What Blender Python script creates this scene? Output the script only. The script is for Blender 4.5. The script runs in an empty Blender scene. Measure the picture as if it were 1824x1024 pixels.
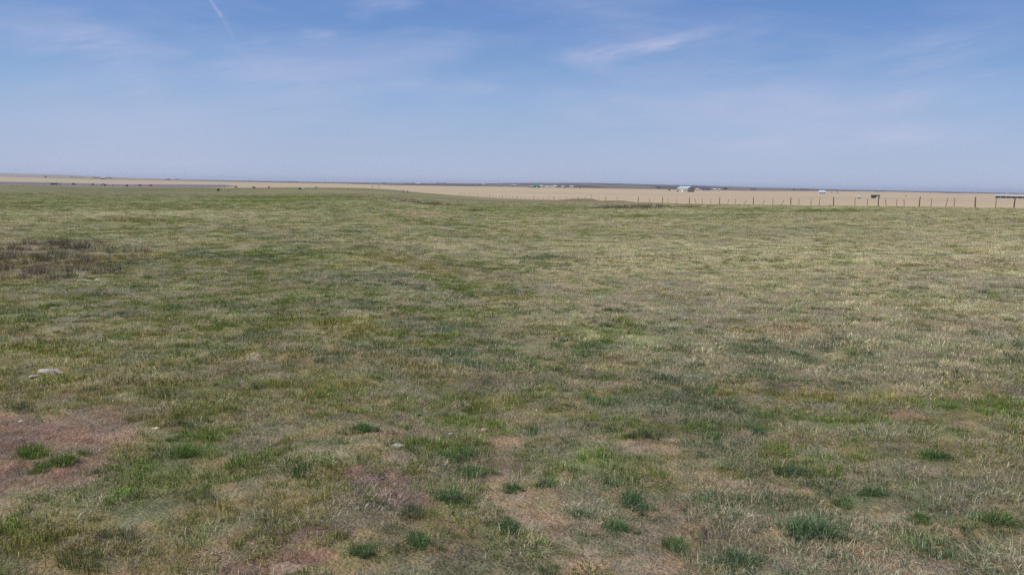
import bpy, bmesh, math, random
import numpy as np
from mathutils import Vector, Matrix

random.seed(7)
RNG = np.random.default_rng(11)
S = bpy.context.scene
C = S.collection
R_ = math.radians

# ------------------------------------------------------------------ camera
EYE = 1.65
FPX = 1418.0                       # focal length in photo pixels (photo 1824 wide)
PITCH = math.atan((512 - 328) / FPX)
ROLL = math.atan(0.0165)
cam_d = bpy.data.cameras.new('camera')
cam_d.sensor_width = 36.0
cam_d.lens = FPX / 1824 * 36.0
cam_d.clip_start = 0.05
cam_d.clip_end = 60000
cam = bpy.data.objects.new('camera', cam_d)
C.objects.link(cam)
CAM_M = Matrix.Rotation(math.pi / 2 - PITCH, 3, 'X') @ Matrix.Rotation(ROLL, 3, 'Z')
cam.matrix_world = Matrix.Translation((0, 0, EYE)) @ CAM_M.to_4x4()
S.camera = cam
S.render.resolution_x, S.render.resolution_y = 1024, 574
S.view_settings.view_transform = 'Standard'
S.view_settings.look = 'None'
S.view_settings.exposure = 0.0
S.view_settings.gamma = 1.0
S.cycles.max_bounces = 5
S.cycles.diffuse_bounces = 3
S.cycles.transmission_bounces = 3
S.cycles.volume_bounces = 0
S.cycles.sample_clamp_indirect = 3.0
S.cycles.sample_clamp_direct = 4.0
S.cycles.use_denoising = False

def pixdir(px, py):
    v = CAM_M @ Vector(((px - 912) / FPX, (512 - py) / FPX, -1.0))
    return v.normalized()

def az_of(px, py=340):
    v = pixdir(px, py)
    return math.atan2(v.x, v.y)

# ------------------------------------------------------------------ light
SUN_EL, SUN_AZ = R_(50), R_(-104)       # azimuth from +Y (view direction), negative = left
sd = bpy.data.lights.new('sun', 'SUN')
sd.energy = 4.1
sd.angle = R_(0.6)
sd.color = (1.0, 0.94, 0.83)
so = bpy.data.objects.new('sun', sd)
C.objects.link(so)
sdir = Vector((math.sin(SUN_AZ) * math.cos(SUN_EL), math.cos(SUN_AZ) * math.cos(SUN_EL), math.sin(SUN_EL)))
so.rotation_euler = sdir.to_track_quat('Z', 'Y').to_euler()

# node helpers ------------------------------------------------------
class NT:
    def __init__(s, tree):
        s.t = tree; s.n = tree.nodes; s.l = tree.links
    def node(s, kind, **kw):
        n = s.n.new(kind)
        for k, v in kw.items(): setattr(n, k, v)
        return n
    def put(s, sock, v):
        if v is None: return
        if isinstance(v, bpy.types.NodeSocket): s.l.new(v, sock)
        else: sock.default_value = v
    def m(s, op, a, b=None, c=None, clamp=False):
        n = s.node('ShaderNodeMath', operation=op, use_clamp=clamp)
        s.put(n.inputs[0], a); s.put(n.inputs[1], b); s.put(n.inputs[2], c)
        return n.outputs[0]
    def ss(s, x, lo, hi, a=0.0, b=1.0):
        n = s.node('ShaderNodeMapRange', interpolation_type='SMOOTHSTEP')
        for i, v in enumerate((x, lo, hi, a, b)): s.put(n.inputs[i], v)
        return n.outputs[0]
    def xyz(s, x, y, z=0.0):
        n = s.node('ShaderNodeCombineXYZ')
        s.put(n.inputs[0], x); s.put(n.inputs[1], y); s.put(n.inputs[2], z)
        return n.outputs[0]
    def noise(s, vec, scale, detail=4.0, rough=0.55, dist=0.0, color=False):
        n = s.node('ShaderNodeTexNoise')
        s.put(n.inputs['Vector'], vec); n.inputs['Scale'].default_value = scale
        n.inputs['Detail'].default_value = detail; n.inputs['Roughness'].default_value = rough
        n.inputs['Distortion'].default_value = dist
        return n.outputs['Color' if color else 'Fac']
    def mix(s, f, a, b, mode='MIX'):
        n = s.node('ShaderNodeMix', data_type='RGBA', blend_type=mode)
        s.put(n.inputs[0], f); s.put(n.inputs[6], a); s.put(n.inputs[7], b)
        return n.outputs[2]

def col4(c): return (c[0], c[1], c[2], 1.0)

# ------------------------------------------------------------------ sky
W = bpy.data.worlds.new('World'); S.world = W; W.use_nodes = True
W.node_tree.nodes.clear()
N = NT(W.node_tree)
sky = N.node('ShaderNodeTexSky', sky_type='NISHITA')
sky.sun_disc = False
sky.sun_elevation = SUN_EL
sky.sun_rotation = SUN_AZ
sky.altitude = 1200
sky.air_density = 1.0
sky.dust_density = 1.0
sky.ozone_density = 1.6
tc = N.node('ShaderNodeTexCoord')
sp = N.node('ShaderNodeSeparateXYZ')
N.l.new(tc.outputs['Generated'], sp.inputs[0])
AZ = N.m('ARCTAN2', sp.outputs[0], sp.outputs[1])
EL = N.m('ARCSINE', sp.outputs[2])
def lin(c): return tuple((v / 255 / 12.92 if v / 255 <= .04045 else ((v / 255 + .055) / 1.055) ** 2.4) for v in c)
# clear sky colour by elevation (radians), times ten because the world strength is 0.1
GRAD = [(0.0, (180, 191, 220)), (.02, (178, 191, 220)), (.06, (167, 188, 219)), (.10, (151, 181, 219)), (.14, (130, 167, 214)),
        (.18, (115, 154, 209)), (.22, (107, 146, 204)), (.40, (94, 132, 192)), (1.0, (78, 115, 176))]
ramp = N.node('ShaderNodeValToRGB'); cr = ramp.color_ramp
cr.elements[0].position = 0; cr.elements[0].color = col4(lin(GRAD[0][1]))
cr.elements[1].position = 1; cr.elements[1].color = col4(lin(GRAD[-1][1]))
for p_, c_ in GRAD[1:-1]:
    e_ = cr.elements.new(p_); e_.color = col4(lin(c_))
N.l.new(EL, ramp.inputs[0])
gain = N.node('ShaderNodeVectorMath', operation='SCALE'); N.l.new(ramp.outputs[0], gain.inputs[0]); gain.inputs['Scale'].default_value = 10.0
nish = N.mix(1.0, sky.outputs[0], (.60, .68, .92, 1), 'MULTIPLY')
base = N.mix(.82, nish, gain.outputs[0])
AZ0 = az_of(912, 100)
def azel(px, py):
    v = pixdir(px, py)
    return math.atan2(v.x, v.y), math.asin(v.z)
# warped coordinates for wispy structure
uv = N.xyz(AZ, N.m('MULTIPLY', EL, 3.2), 0.0)
warp = N.noise(uv, 2.2, 2, 0.5, 0, True)
def fibre(angle, sx, sy, seed, scale=1.0, detail=6.0, rough=0.6):
    ca, sa = math.cos(angle), math.sin(angle)
    u = N.m('ADD', N.m('MULTIPLY', AZ, ca * sx), N.m('MULTIPLY', EL, sa * sx))
    v = N.m('ADD', N.m('MULTIPLY', AZ, -sa * sy), N.m('MULTIPLY', EL, ca * sy))
    vec = N.xyz(u, v, seed)
    ad = N.node('ShaderNodeVectorMath', operation='MULTIPLY_ADD')
    N.l.new(warp, ad.inputs[0]); ad.inputs[1].default_value = (0.5, 0.5, 0); N.l.new(vec, ad.inputs[2])
    return N.noise(ad.outputs[0], scale, detail, rough, 0.0)
veil = N.ss(fibre(0.10, 2.0, 9.0, 3.1), 0.42, 0.72)
veil = N.m('MULTIPLY', veil, N.ss(EL, 0.0, 0.10, 0.25, 1.0))
veil2 = N.ss(fibre(-0.14, 2.6, 16.0, 8.7, 1.0, 5), 0.50, 0.80)
cl = N.m('ADD', N.m('MULTIPLY', veil, 0.36), N.m('MULTIPLY', veil2, 0.20))
fine = fibre(0.2, 10.0, 60.0, 1.7, 1.0, 6, 0.65)
def streak(p0, p1, width, strength, soft=0.35, fine_lo=0.30, fine_hi=0.62):
    """streak of thin cloud between two sky directions, given as photo pixels at build time"""
    a0, e0 = azel(*p0); a1, e1 = azel(*p1)
    L = math.hypot(a1 - a0, e1 - e0)
    cx, cy = (a0 + a1) / 2, (e0 + e1) / 2
    tx, ty = (a1 - a0) / L, (e1 - e0) / L
    w = width / FPX
    da = N.m('SUBTRACT', AZ, cx); de = N.m('SUBTRACT', EL, cy)
    u = N.m('ADD', N.m('MULTIPLY', da, tx), N.m('MULTIPLY', de, ty))
    v = N.m('ADD', N.m('MULTIPLY', da, -ty), N.m('MULTIPLY', de, tx))
    bend = N.m('MULTIPLY', N.m('SUBTRACT', N.noise(N.xyz(N.m('MULTIPLY', u, 9.0), p0[0] * .37, 0.0), 1.0, 3), 0.5), w * 1.6)
    v = N.m('ADD', v, bend)
    vv = N.m('DIVIDE', v, w)
    g = N.m('EXPONENT', N.m('MULTIPLY', N.m('MULTIPLY', vv, vv), -1.0))
    e = N.ss(N.m('ABSOLUTE', u), L / 2, L / 2 * (1 - soft * 2) , 0.0, 1.0)
    f = N.ss(fine, fine_lo, fine_hi, 0.25, 1.0)
    return N.m('MULTIPLY', N.m('MULTIPLY', g, e), N.m('MULTIPLY', f, strength))
STREAKS = [
    ((960, 112), (1300, 58), 11, 0.36), ((1130, 92), (1225, 74), 7, 0.26), ((990, 100), (1110, 106), 13, 0.19),
    ((1180, 62), (1420, 50), 18, 0.14),
    ((520, 60), (610, 62), 7, 0.27), ((600, 12), (770, 2), 11, 0.29), ((600, 30), (680, 26), 9, 0.12),
    ((440, 72), (490, 82), 10, 0.14),
    ((1180, 262), (1860, 238), 20, 0.29), ((1500, 255), (1860, 205), 15, 0.22), ((1250, 285), (1500, 300), 15, 0.14),
    ((1560, 110), (1880, 40), 26, 0.26), ((1400, 130), (1700, 80), 20, 0.14), ((1700, 140), (1860, 128), 9, 0.15),
    ((640, 140), (960, 168), 11, 0.20), ((900, 158), (1300, 195), 13, 0.17), ((250, 95), (700, 160), 28, 0.17),
    ((-40, 75), (260, 85), 20, 0.26), ((40, 30), (330, 160), 44, 0.19), ((-40, 200), (420, 180), 33, 0.14),
    ((1250, 215), (1900, 150), 40, 0.16), ((900, 60), (1500, 130), 46, 0.12),
    ((-60, 270), (520, 285), 33, 0.17),
]
for sk in STREAKS:
    cl = N.m('ADD', cl, streak(*sk))
for a, b, w, st in (((366, -12), (396, 34), 2.6, 0.26), ((388, 18), (418, 74), 4.0, 0.09), ((418, 76), (470, 142), 8, 0.045)):
    cl = N.m('ADD', cl, streak(a, b, w, st, 0.12, 0.1, 0.4))
cl = N.m('MINIMUM', cl, 0.62)
skyc = N.mix(cl, base, col4((5.4, 5.6, 7.6)))
bg = N.node('ShaderNodeBackground')
N.l.new(skyc, bg.inputs[0]); bg.inputs[1].default_value = 0.10
wo = N.node('ShaderNodeOutputWorld'); N.l.new(bg.outputs[0], wo.inputs[0])

# ------------------------------------------------------------------ helpers: numpy noise
def _hash(ix, iy, seed):
    h = (ix.astype(np.int64) * 374761393 + iy.astype(np.int64) * 668265263 + seed * 2147483647) & 0xFFFFFFFF
    h = ((h ^ (h >> 13)) * 1274126177) & 0xFFFFFFFF
    h = (h ^ (h >> 16)) & 0xFFFFFFFF
    return h / 4294967295.0
def vn(x, y, seed=0):
    ix, iy = np.floor(x), np.floor(y)
    fx, fy = x - ix, y - iy
    fx = fx * fx * fx * (fx * (fx * 6 - 15) + 10); fy = fy * fy * fy * (fy * (fy * 6 - 15) + 10)
    a, b = _hash(ix, iy, seed), _hash(ix + 1, iy, seed)
    c, d = _hash(ix, iy + 1, seed), _hash(ix + 1, iy + 1, seed)
    return (a + (b - a) * fx) + ((c + (d - c) * fx) - (a + (b - a) * fx)) * fy
def fbm(x, y, octs=5, seed=0, gain=0.55):
    t = np.zeros_like(x, dtype=float); amp = 1.0; tot = 0.0
    ca, sa = math.cos(0.6), math.sin(0.6)
    for i in range(octs):
        t += amp * vn(x + 13.7 * i, y - 7.1 * i, seed + i * 17); tot += amp
        x, y = (x * ca - y * sa) * 2.03, (x * sa + y * ca) * 2.03; amp *= gain
    return t / tot
def sst(x, lo, hi):
    t = np.clip((x - lo) / (hi - lo), 0, 1); return t * t * (3 - 2 * t)

# ------------------------------------------------------------------ terrain description (polar about the viewer)
def hor(px): return 313 + .0165 * px
def fence_pt(px):
    """point on the straight fence line seen in the direction of photo column px"""
    k = math.tan(az_of(px, 360))
    X1, Z1 = math.tan(az_of(1807, 371)) * 101, 101.
    X2, Z2 = math.tan(az_of(889, 353)) * 372, 372.
    m = (X2 - X1) / (Z2 - Z1)
    z = (X1 - m * Z1) / (k - m)
    return k * z, z
PLAIN = -5.0
EDGE = [(-700, 335), (-300, 331), (0, 330), (100, 331), (220, 333.4), (330, 333.6), (400, 335), (460, 334.6), (520, 333.8),
        (600, 334.2), (650, 335.2), (700, 338), (730, 341.5), (760, 344), (800, 347), (850, 350.5), (889, 353), (930, 354.6), (1000, 356.5),
        (1060, 358.2), (1137, 360), (1180, 361.2), (1228, 363), (1342, 364.5), (1485, 366), (1638, 368), (1807, 371), (1880, 372.5)]
e_az, e_r, e_h = [], [], []
for px, py in EDGE:
    d = py - hor(px)
    if px >= 889:
        x, z = fence_pt(px); h = EYE - d * z / 1430
    else:
        z = (EYE - PLAIN) * 1430 / d; h = PLAIN; x = math.tan(az_of(px, py)) * z
    e_az.append(math.atan2(x, z)); e_r.append(math.hypot(x, z)); e_h.append(h)
# beyond the right of the frame and behind the viewer
for a, r, h in ((40, 103, -.2), (50, 85, -.1), (70, 70, 0), (90, 66, 0), (120, 75, 0), (150, 130, 0), (179.9, 250, -1)):
    e_az.append(R_(a)); e_r.append(r); e_h.append(h)
e_az = [-R_(180)] + [a for a in e_az]; e_r = [250.] + e_r; e_h = [-1.] + e_h
e_az, e_r, e_h = map(np.array, (e_az, e_r, e_h))
def tab(pairs):
    a = np.array([az_of(p, 330) for p, _ in pairs]); v = np.array([q for _, q in pairs], float)
    return a, v
T_az, T_d = tab([(-300, 2), (0, 2), (100, 3), (230, 4.2), (440, 4.2), (600, 4), (700, 5.5), (900, 5), (1100, 4.9), (1342, 4.9), (1450, 3.6),
                 (1570, 2.0), (1700, 2.8), (1824, 2.5), (2200, 2.5)])
H_az, H_d = tab([(-600, 2), (-200, 4), (0, 3.5), (60, 3.0), (110, 2.6), (170, 1.2), (230, 0), (300, -1.5), (380, -2), (440, -2.8), (520, -3.3), (600, -3), (700, -2.2),
                 (800, -1.0), (880, .6), (950, 2.4), (1000, 3.2), (1050, 4.0), (1100, 3.8), (1150, 3.1), (1200, 2.9), (1250, 2.6), (1300, 1.7), (1350, 1.1),
                 (1400, .8), (1450, .3), (1520, -.6), (1570, -.5), (1700, -1.5), (1800, -1.8), (2200, -1.8), (2600, 1)])
P_az, P_a = tab([(-300, 15.5), (0, 15), (100, 14.6), (220, 15.6), (330, 14.6), (400, 13.4), (425, 11)])
_, P_b = tab([(-300, 9), (0, 9), (100, 9.4), (220, 10.9), (330, 9.6), (400, 9.4), (425, 11)])
def Redge(az): return np.interp(az, e_az, e_r)
def Hedge(az): return np.interp(az, e_az, e_h)
def Rtan(az): return (EYE - PLAIN) * 1430 / np.interp(az, T_az, T_d)
RH = 7000.
def Zhill(az): return EYE + np.interp(az, H_az, H_d) / 1430 * RH
def height(x, y):
    x = np.asarray(x, float); y = np.asarray(y, float)
    r = np.hypot(x, y); az = np.arctan2(x, y)
    R, he, Rt = Redge(az), Hedge(az), Rtan(az)
    t = np.clip(r / R, 0, 1)
    h = he * ((t + .02) ** .65 - .02 ** .65) / (1.02 ** .65 - .02 ** .65)
    und = (fbm(x / 31, y / 31, 2, 5) - .5) * .26 * sst(r, 12, 70) * (1 - sst(r, 350, 700))
    h = h + und * (1 - .8 * sst(t, .8, 1.0))
    h = h + (fbm(x / .9, y / .9, 3, 21) - .5) * .045 * (1 - sst(r, 15, 60))
    h = h + (fbm(x / .26, y / .26, 2, 23) - .5) * .035 * (1 - sst(r, 10, 22))
    h = h + (fbm(x / 4.5, y / 4.5, 2, 33) - .5) * .06 * (1 - sst(r, 40, 120)) * sst(r, 1, 5)
    for cx, cy, rx, ry, hh in MOUNDS:
        h = h + hh * np.exp(-((x - cx) / rx) ** 2 - ((y - cy) / ry) ** 2)
    h = h + np.where(r > R, (PLAIN - he) * sst(r - R, 0, 60 + 1.1 * R * (he - PLAIN) / 5), 0)
    g = sst(r, Rt, RH)
    return h * (1 - g) + Zhill(az) * g
MOUNDS = []
_rs = np.geomspace(2.0, 9000, 6000)
def hit(px, py):
    """ground point seen at photo pixel"""
    v = pixdir(px, py); hl = math.hypot(v.x, v.y)
    xs, ys, zs = _rs * v.x / hl, _rs * v.y / hl, EYE + _rs * v.z / hl
    k = np.nonzero(height(xs, ys) >= zs)[0]
    i = int(k[0]) if len(k) else len(_rs) - 1
    return float(xs[i]), float(ys[i])
def hz(x, y): return float(height(np.array([x]), np.array([y]))[0])
def on_edge(px, inside=-4.0):
    a = az_of(px, 345); r = float(Redge(a)) + inside
    return math.sin(a) * r, math.cos(a) * r
_mx, _my = on_edge(1042, -6)
MOUNDS.append((_mx, _my, 9, 6, .75))
_mx2, _my2 = on_edge(1095, -6)
MOUNDS.append((_mx2, _my2, 9, 5, 0.35))
for px, py, rx, ry, hh in ((712, 806, .22, .16, .05), (450, 636, .28, .2, .06), (700, 870, .3, .2, -.03), (90, 662, .3, .2, .05), (1450, 945, .16, .14, .03)):
    x, y = hit(px, py); MOUNDS.append((x, y, rx, ry, hh))

# ------------------------------------------------------------------ what grows where
# colour albedos
GREEN = np.array((.158, .226, .044)); BLUEG = np.array((.145, .205, .088)); OLIVE = np.array((.285, .262, .066))
BRIGHT = np.array((.160, .260, .046)); DRY = np.array((.650, .570, .350)); GREY = np.array((.500, .445, .330)); PINKDRY = np.array((.62, .46, .30))
SOILR = np.array((.345, .243, .188)); SOILT = np.array((.430, .335, .230)); MAUVE = np.array((.175, .145, .115)); DARKG = np.array((.065, .085, .028))
# (px, py, width, height, kind, strength) in the photograph, turned into ground ellipses here
PATCH = [
    (100, 795, 300, 150, 'red', 1.0), (-60, 800, 260, 190, 'red', 1.0), (30, 850, 150, 60, 'red', .7),
    (668, 850, 140, 66, 'red', 1.1), (725, 888, 130, 40, 'red', 1.0), (760, 850, 80, 40, 'red', .35), (600, 905, 90, 30, 'red', .35),
    (712, 812, 80, 30, 'tan', .9), (450, 634, 62, 13, 'tan', 1.0), (905, 792, 90, 26, 'tan', .6), (900, 785, 60, 20, 'grey', .6),
    (395, 985, 110, 34, 'tan', .7), (240, 940, 60, 22, 'tan', .6), (230, 880, 90, 30, 'tan', .35), (495, 1004, 200, 40, 'red', 1.0), (560, 950, 160, 30, 'red', .7),
    (430, 880, 90, 26, 'grey', .4), (530, 930, 90, 30, 'grey', .3), (640, 930, 200, 60, 'tan', .3), (480, 870, 160, 50, 'tan', .25),
    (1165, 790, 110, 44, 'tan', .4), (1215, 852, 70, 24, 'tan', .5), (1120, 800, 70, 26, 'tan', .35), (1260, 845, 70, 20, 'tan', .5), (1190, 908, 110, 30, 'tan', .5),
    (870, 850, 110, 90, 'tan', .5), (930, 900, 160, 60, 'tan', .6), (1020, 860, 90, 60, 'tan', .5), (1000, 950, 200, 60, 'tan', .5), (1150, 950, 200, 50, 'tan', .45),
    (1600, 1004, 190, 36, 'tan', .9), (1465, 1002, 60, 20, 'tan', .8), (1480, 900, 70, 30, 'tan', .5), (1540, 930, 60, 30, 'tan', .55), (1380, 1000, 80, 24, 'tan', .7), (1300, 860, 60, 24, 'tan', .4),
    (1810, 940, 60, 60, 'tan', .5), (1460, 690, 120, 20, 'tan', .25), (1780, 700, 90, 16, 'tan', .4),
    (1430, 592, 120, 18, 'pink', .9), (1720, 575, 230, 40, 'pink', .55), (1700, 550, 200, 30, 'dry', .6), (1650, 625, 160, 30, 'pink', .25),
    (1640, 875, 170, 90, 'grey', 1.0), (720, 705, 90, 30, 'grey', .55), (320, 525, 60, 10, 'grey', .5), (570, 492, 80, 8, 'grey', .8), (1500, 560, 130, 20, 'grey', .5), (1060, 455, 200, 12, 'grey', .4),
    (1220, 725, 220, 60, 'blue', 1.3), (1070, 620, 110, 24, 'blue', 1.4), (700, 510, 140, 14, 'blue', .9), (980, 459, 130, 10, 'blue', .9),
    (1590, 525, 90, 14, 'blue', .8), (1740, 640, 120, 16, 'blue', .4), (1360, 620, 140, 20, 'blue', .25), (200, 640, 160, 30, 'blue', .25), (480, 470, 60, 6, 'blue', .5),
    (800, 765, 170, 60, 'bright', .9), (1040, 825, 170, 34, 'bright', .7), (590, 703, 110, 26, 'bright', .7), (1735, 732, 120, 26, 'bright', .8),
    (260, 583, 40, 12, 'bright', 1.0), (215, 605, 40, 12, 'bright', .8), (970, 660, 140, 22, 'bright', .5), (340, 780, 190, 110, 'bright', .3), (60, 640, 150, 60, 'bright', .25),
    (1500, 710, 200, 34, 'olive', .7), (1330, 690, 140, 30, 'olive', .5), (940, 590, 200, 26, 'olive', .4), (560, 580, 200, 26, 'olive', .3), (870, 660, 160, 30, 'blue', .3),
    (75, 808, 110, 46, 'grass', 1.3), (290, 790, 150, 90, 'grass', .6), (240, 850, 110, 60, 'grass', .7), (60, 960, 300, 110, 'grass', .5), (60, 890, 140, 26, 'blue', .8), (200, 690, 320, 60, 'grass', .4),
    (1000, 512, 200, 18, 'dry', 1.0), (1330, 530, 600, 90, 'dry', .42), (1250, 480, 500, 40, 'dry', .38), (760, 440, 190, 20, 'dry', .6), (720, 520, 130, 12, 'dry', .4),
    (1100, 660, 160, 26, 'dry', .5), (1650, 680, 200, 30, 'dry', .4), (620, 560, 90, 18, 'dry', .5), (1300, 780, 50, 40, 'dry', .3),
    (560, 425, 160, 14, 'dry', .3), (340, 380, 500, 12, 'dry', .45), (330, 430, 240, 8, 'dry', .3),
    (260, 393, 130, 7, 'yellow', 1.1), (760, 397, 110, 5, 'yellow', .7), (845, 375, 60, 3, 'dark', 1.0), (490, 423, 60, 7, 'blue', .8),
    (745, 381, 120, 12, 'pink', .8), (830, 392, 40, 4, 'grey', .7), (700, 354, 150, 4, 'mauve', .8), (760, 363, 110, 5, 'mauve', .5),
    (1140, 369, 200, 5, 'mauve', .55), (1040, 357, 90, 6, 'mauve', .8), (1095, 360.5, 90, 3, 'mauve', .5), (1320, 372, 180, 6, 'green', .8), (1500, 375, 200, 6, 'green', .8),
    (1250, 385, 300, 10, 'green', .35), (950, 372, 300, 10, 'green', .5), (1130, 386, 90, 4, 'yellow', .6), (1300, 452, 160, 14, 'green', .7), (1480, 470, 200, 10, 'green', .5),
    (1430, 460, 100, 8, 'olive', .6), (1720, 470, 150, 16, 'pink', .5), (1780, 462, 60, 4, 'dark', .8), (1640, 475, 40, 7, 'dark', .5),
    (550, 350, 300, 4, 'green', .6), (480, 358, 200, 4, 'green', .6), (60, 338, 120, 4, 'grey', .6), (300, 337, 240, 3, 'green', .5),
    (85, 455, 260, 54, 'mauve', .8), (0, 478, 110, 44, 'mauve', .8), (100, 440, 150, 18, 'mauve', .4), (520, 335.6, 900, 3, 'green', .25),
]
PW = []
for px, py, w, h, kind, st in PATCH:
    x0, y0 = hit(px, py)
    x1, y1 = hit(px, py - h / 2); x2, y2 = hit(px, min(py + h / 2, 1500))
    rr = math.hypot(x0, y0)
    rx = w / 2 / FPX * rr; ry = max(abs(math.hypot(x1, y1) - math.hypot(x2, y2)) / 2, .1)
    ry = min(ry, rr * .35)
    PW.append((x0, y0, rx, ry, kind, st))
KINDS = ('red', 'tan', 'pink', 'grey', 'blue', 'bright', 'olive', 'grass', 'dry', 'yellow', 'dark', 'mauve', 'green')

def field(x, y):
    """weights of soil / dry / kinds at ground points, and an averaged ground colour"""
    r = np.hypot(x, y)
    q = {k: np.zeros_like(x) for k in KINDS}
    wx = (fbm(x / .5, y / .5, 4, 71) - .5); wy = (fbm(x / .5, y / .5, 4, 72) - .5)
    wl = (fbm(x / 5, y / 5, 4, 73) - .5)
    for cx, cy, rx, ry, kind, st in PW:
        m = (np.abs(x - cx) < 2.4 * rx) & (np.abs(y - cy) < 2.4 * ry)
        if not m.any(): continue
        rad = math.hypot(cx, cy)
        az = math.atan2(cx, cy); ca, sa = math.cos(az), math.sin(az)
        dx, dy = x[m] - cx, y[m] - cy
        u = (dx * ca - dy * sa) / rx; v = (dx * sa + dy * ca) / ry
        d = np.sqrt(u * u + v * v) + 1.3 * (wx[m] if rad < 12 else wl[m]) + .6 * wy[m]
        q[kind][m] += st * (1 - (sst(d, .80, 1.06) if kind in ('red', 'tan') else sst(d, .55, 1.25)))
    a = fbm(x / 1.1, y / 1.1, 6, 1); b = fbm(x / 6.5, y / 6.5, 6, 2); c = fbm(x / 22, y / 22, 6, 3)
    e = fbm(x / .33, y / .33, 4, 4)
    az = np.arctan2(x, y)
    right = sst(az, -.45, .35)
    # dryness
    dry = .20 + .21 * sst(r, 7.0, 14) + .09 * sst(r, 11, 20) * (1 - right) + .10 * (1 - sst(r, 4, 6)) * right + .34 * right * sst(r, 7.5, 12) + .09 * right - .20 * (1 - right) * (1 - sst(r, 7, 17)) + .06 * sst(r, 20, 45) - .10 * sst(r, 60, 110) * (1 - right)
    zone = sst(az + (b - .5) * .5, -.20, .20) * sst(r + (a - .5) * 5, 7.0, 12.5) * (1 - sst(r, 24, 42))
    e2 = fbm(x / .13, y / .13, 3, 6)
    dry = dry + .22 * zone + (a - .5) * .42 + (e - .5) * 1.2 + (e2 - .5) * .8 * (1 - sst(r, 12, 25)) + (b - .5) * .32 + (c - .5) * .35 * sst(r, 12, 40)
    dry = dry + .9 * q['dry'] + .8 * q['pink'] + .5 * q['grey'] - .7 * (q['grass'] + q['bright'] + q['blue'] + q['green']) - .5 * q['olive'] - .6 * q['yellow'] - .5 * q['dark']
    dry = np.clip(dry, 0, 1)
    # soil
    soil = (1 - sst(e * .5 + a * .2 + e2 * .3, .34, .47)) * (1.0 - .8 * sst(r, 4.5, 11)) * (.6 + .6 * right)
    soil = soil + (1 - sst(a, .30, .42)) * .5 * (1 - sst(r, 4.5, 7))
    soil = soil + q['red'] * 1.1 + q['tan'] * 1.0 * (.35 + 1.3 * sst(e, .35, .6)) - .9 * q['grass'] - .5 * q['bright'] - .3 * q['blue']
    soil = np.clip(soil, 0, 1)
    redness = np.clip(q['red'] * 1.3 + (fbm(x / 2.4, y / 2.4, 3, 9) - .5) * 1.0 * (1 - right * .5), 0, 1)
    k1 = sst(fbm(x / 1.3, y / 1.3, 5, 14), .48, .68)[..., None]
    k2 = sst(fbm(x / 1.7, y / 1.7, 5, 15), .48, .66)[..., None]
    k3 = sst(fbm(x / 3.1, y / 3.1, 5, 16), .46, .66)[..., None]
    g = GREEN * (1 - k1) + BLUEG * k1
    g = g * (1 - .55 * k2) + OLIVE * .55 * k2
    for kind, cc in (('blue', BLUEG), ('bright', BRIGHT), ('olive', OLIVE), ('yellow', np.array((.20, .20, .045))), ('dark', DARKG), ('green', GREEN), ('mauve', OLIVE * .9)):
        w = np.clip(q[kind], 0, 1)[..., None]; g = g * (1 - w) + cc * w
    d_ = DRY * (1 - .55 * k3) + GREY * .55 * k3
    d_ = d_ * (1 + .20 * np.clip(q['dry'] + 1.0 * zone, 0, 1)[..., None])
    for kind, cc in (('grey', GREY), ('pink', PINKDRY)):
        w = np.clip(q[kind] * .9, 0, 1)[..., None]; d_ = d_ * (1 - w) + cc * w
    s_ = SOILT * (1 - redness[..., None]) + SOILR * redness[..., None]
    return dict(q=q, dry=dry, soil=soil, g=g, d=d_, s=s_, r=r, right=right)

def ground_colour(x, y):
    f = field(x, y)
    dr = f['dry'][..., None]
    far = sst(f['r'], 25, 90)[..., None]
    thatch = f['g'] * .34 + f['d'] * .18 + SOILT * .25
    top = f['g'] * 1.0 * (1 - dr) + (f['d'] * .52 + f['g'] * .12) * dr
    c = thatch * (1 - far) + top * far
    st = fbm(x / 46, y / 17, 5, 81); pk = fbm(x / 60, y / 20, 4, 82)
    vf = sst(f['r'], 100, 200)[..., None]
    c = c * (1 - .35 * vf) + DRY * .40 * .35 * vf
    c = c * (1 - vf * (.30 - .9 * (st[..., None] - .5)))
    pw = (sst(pk, .55, .68) * .5)[..., None] * vf
    c = c * (1 - pw) + np.array((.20, .165, .125)) * pw
    c = c * (1 - f['soil'][..., None]) + f['s'] * f['soil'][..., None]
    w = np.clip(f['q']['mauve'], 0, 1)[..., None]
    c = c * (1 - .75 * w) + MAUVE * .75 * w
    return c

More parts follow.
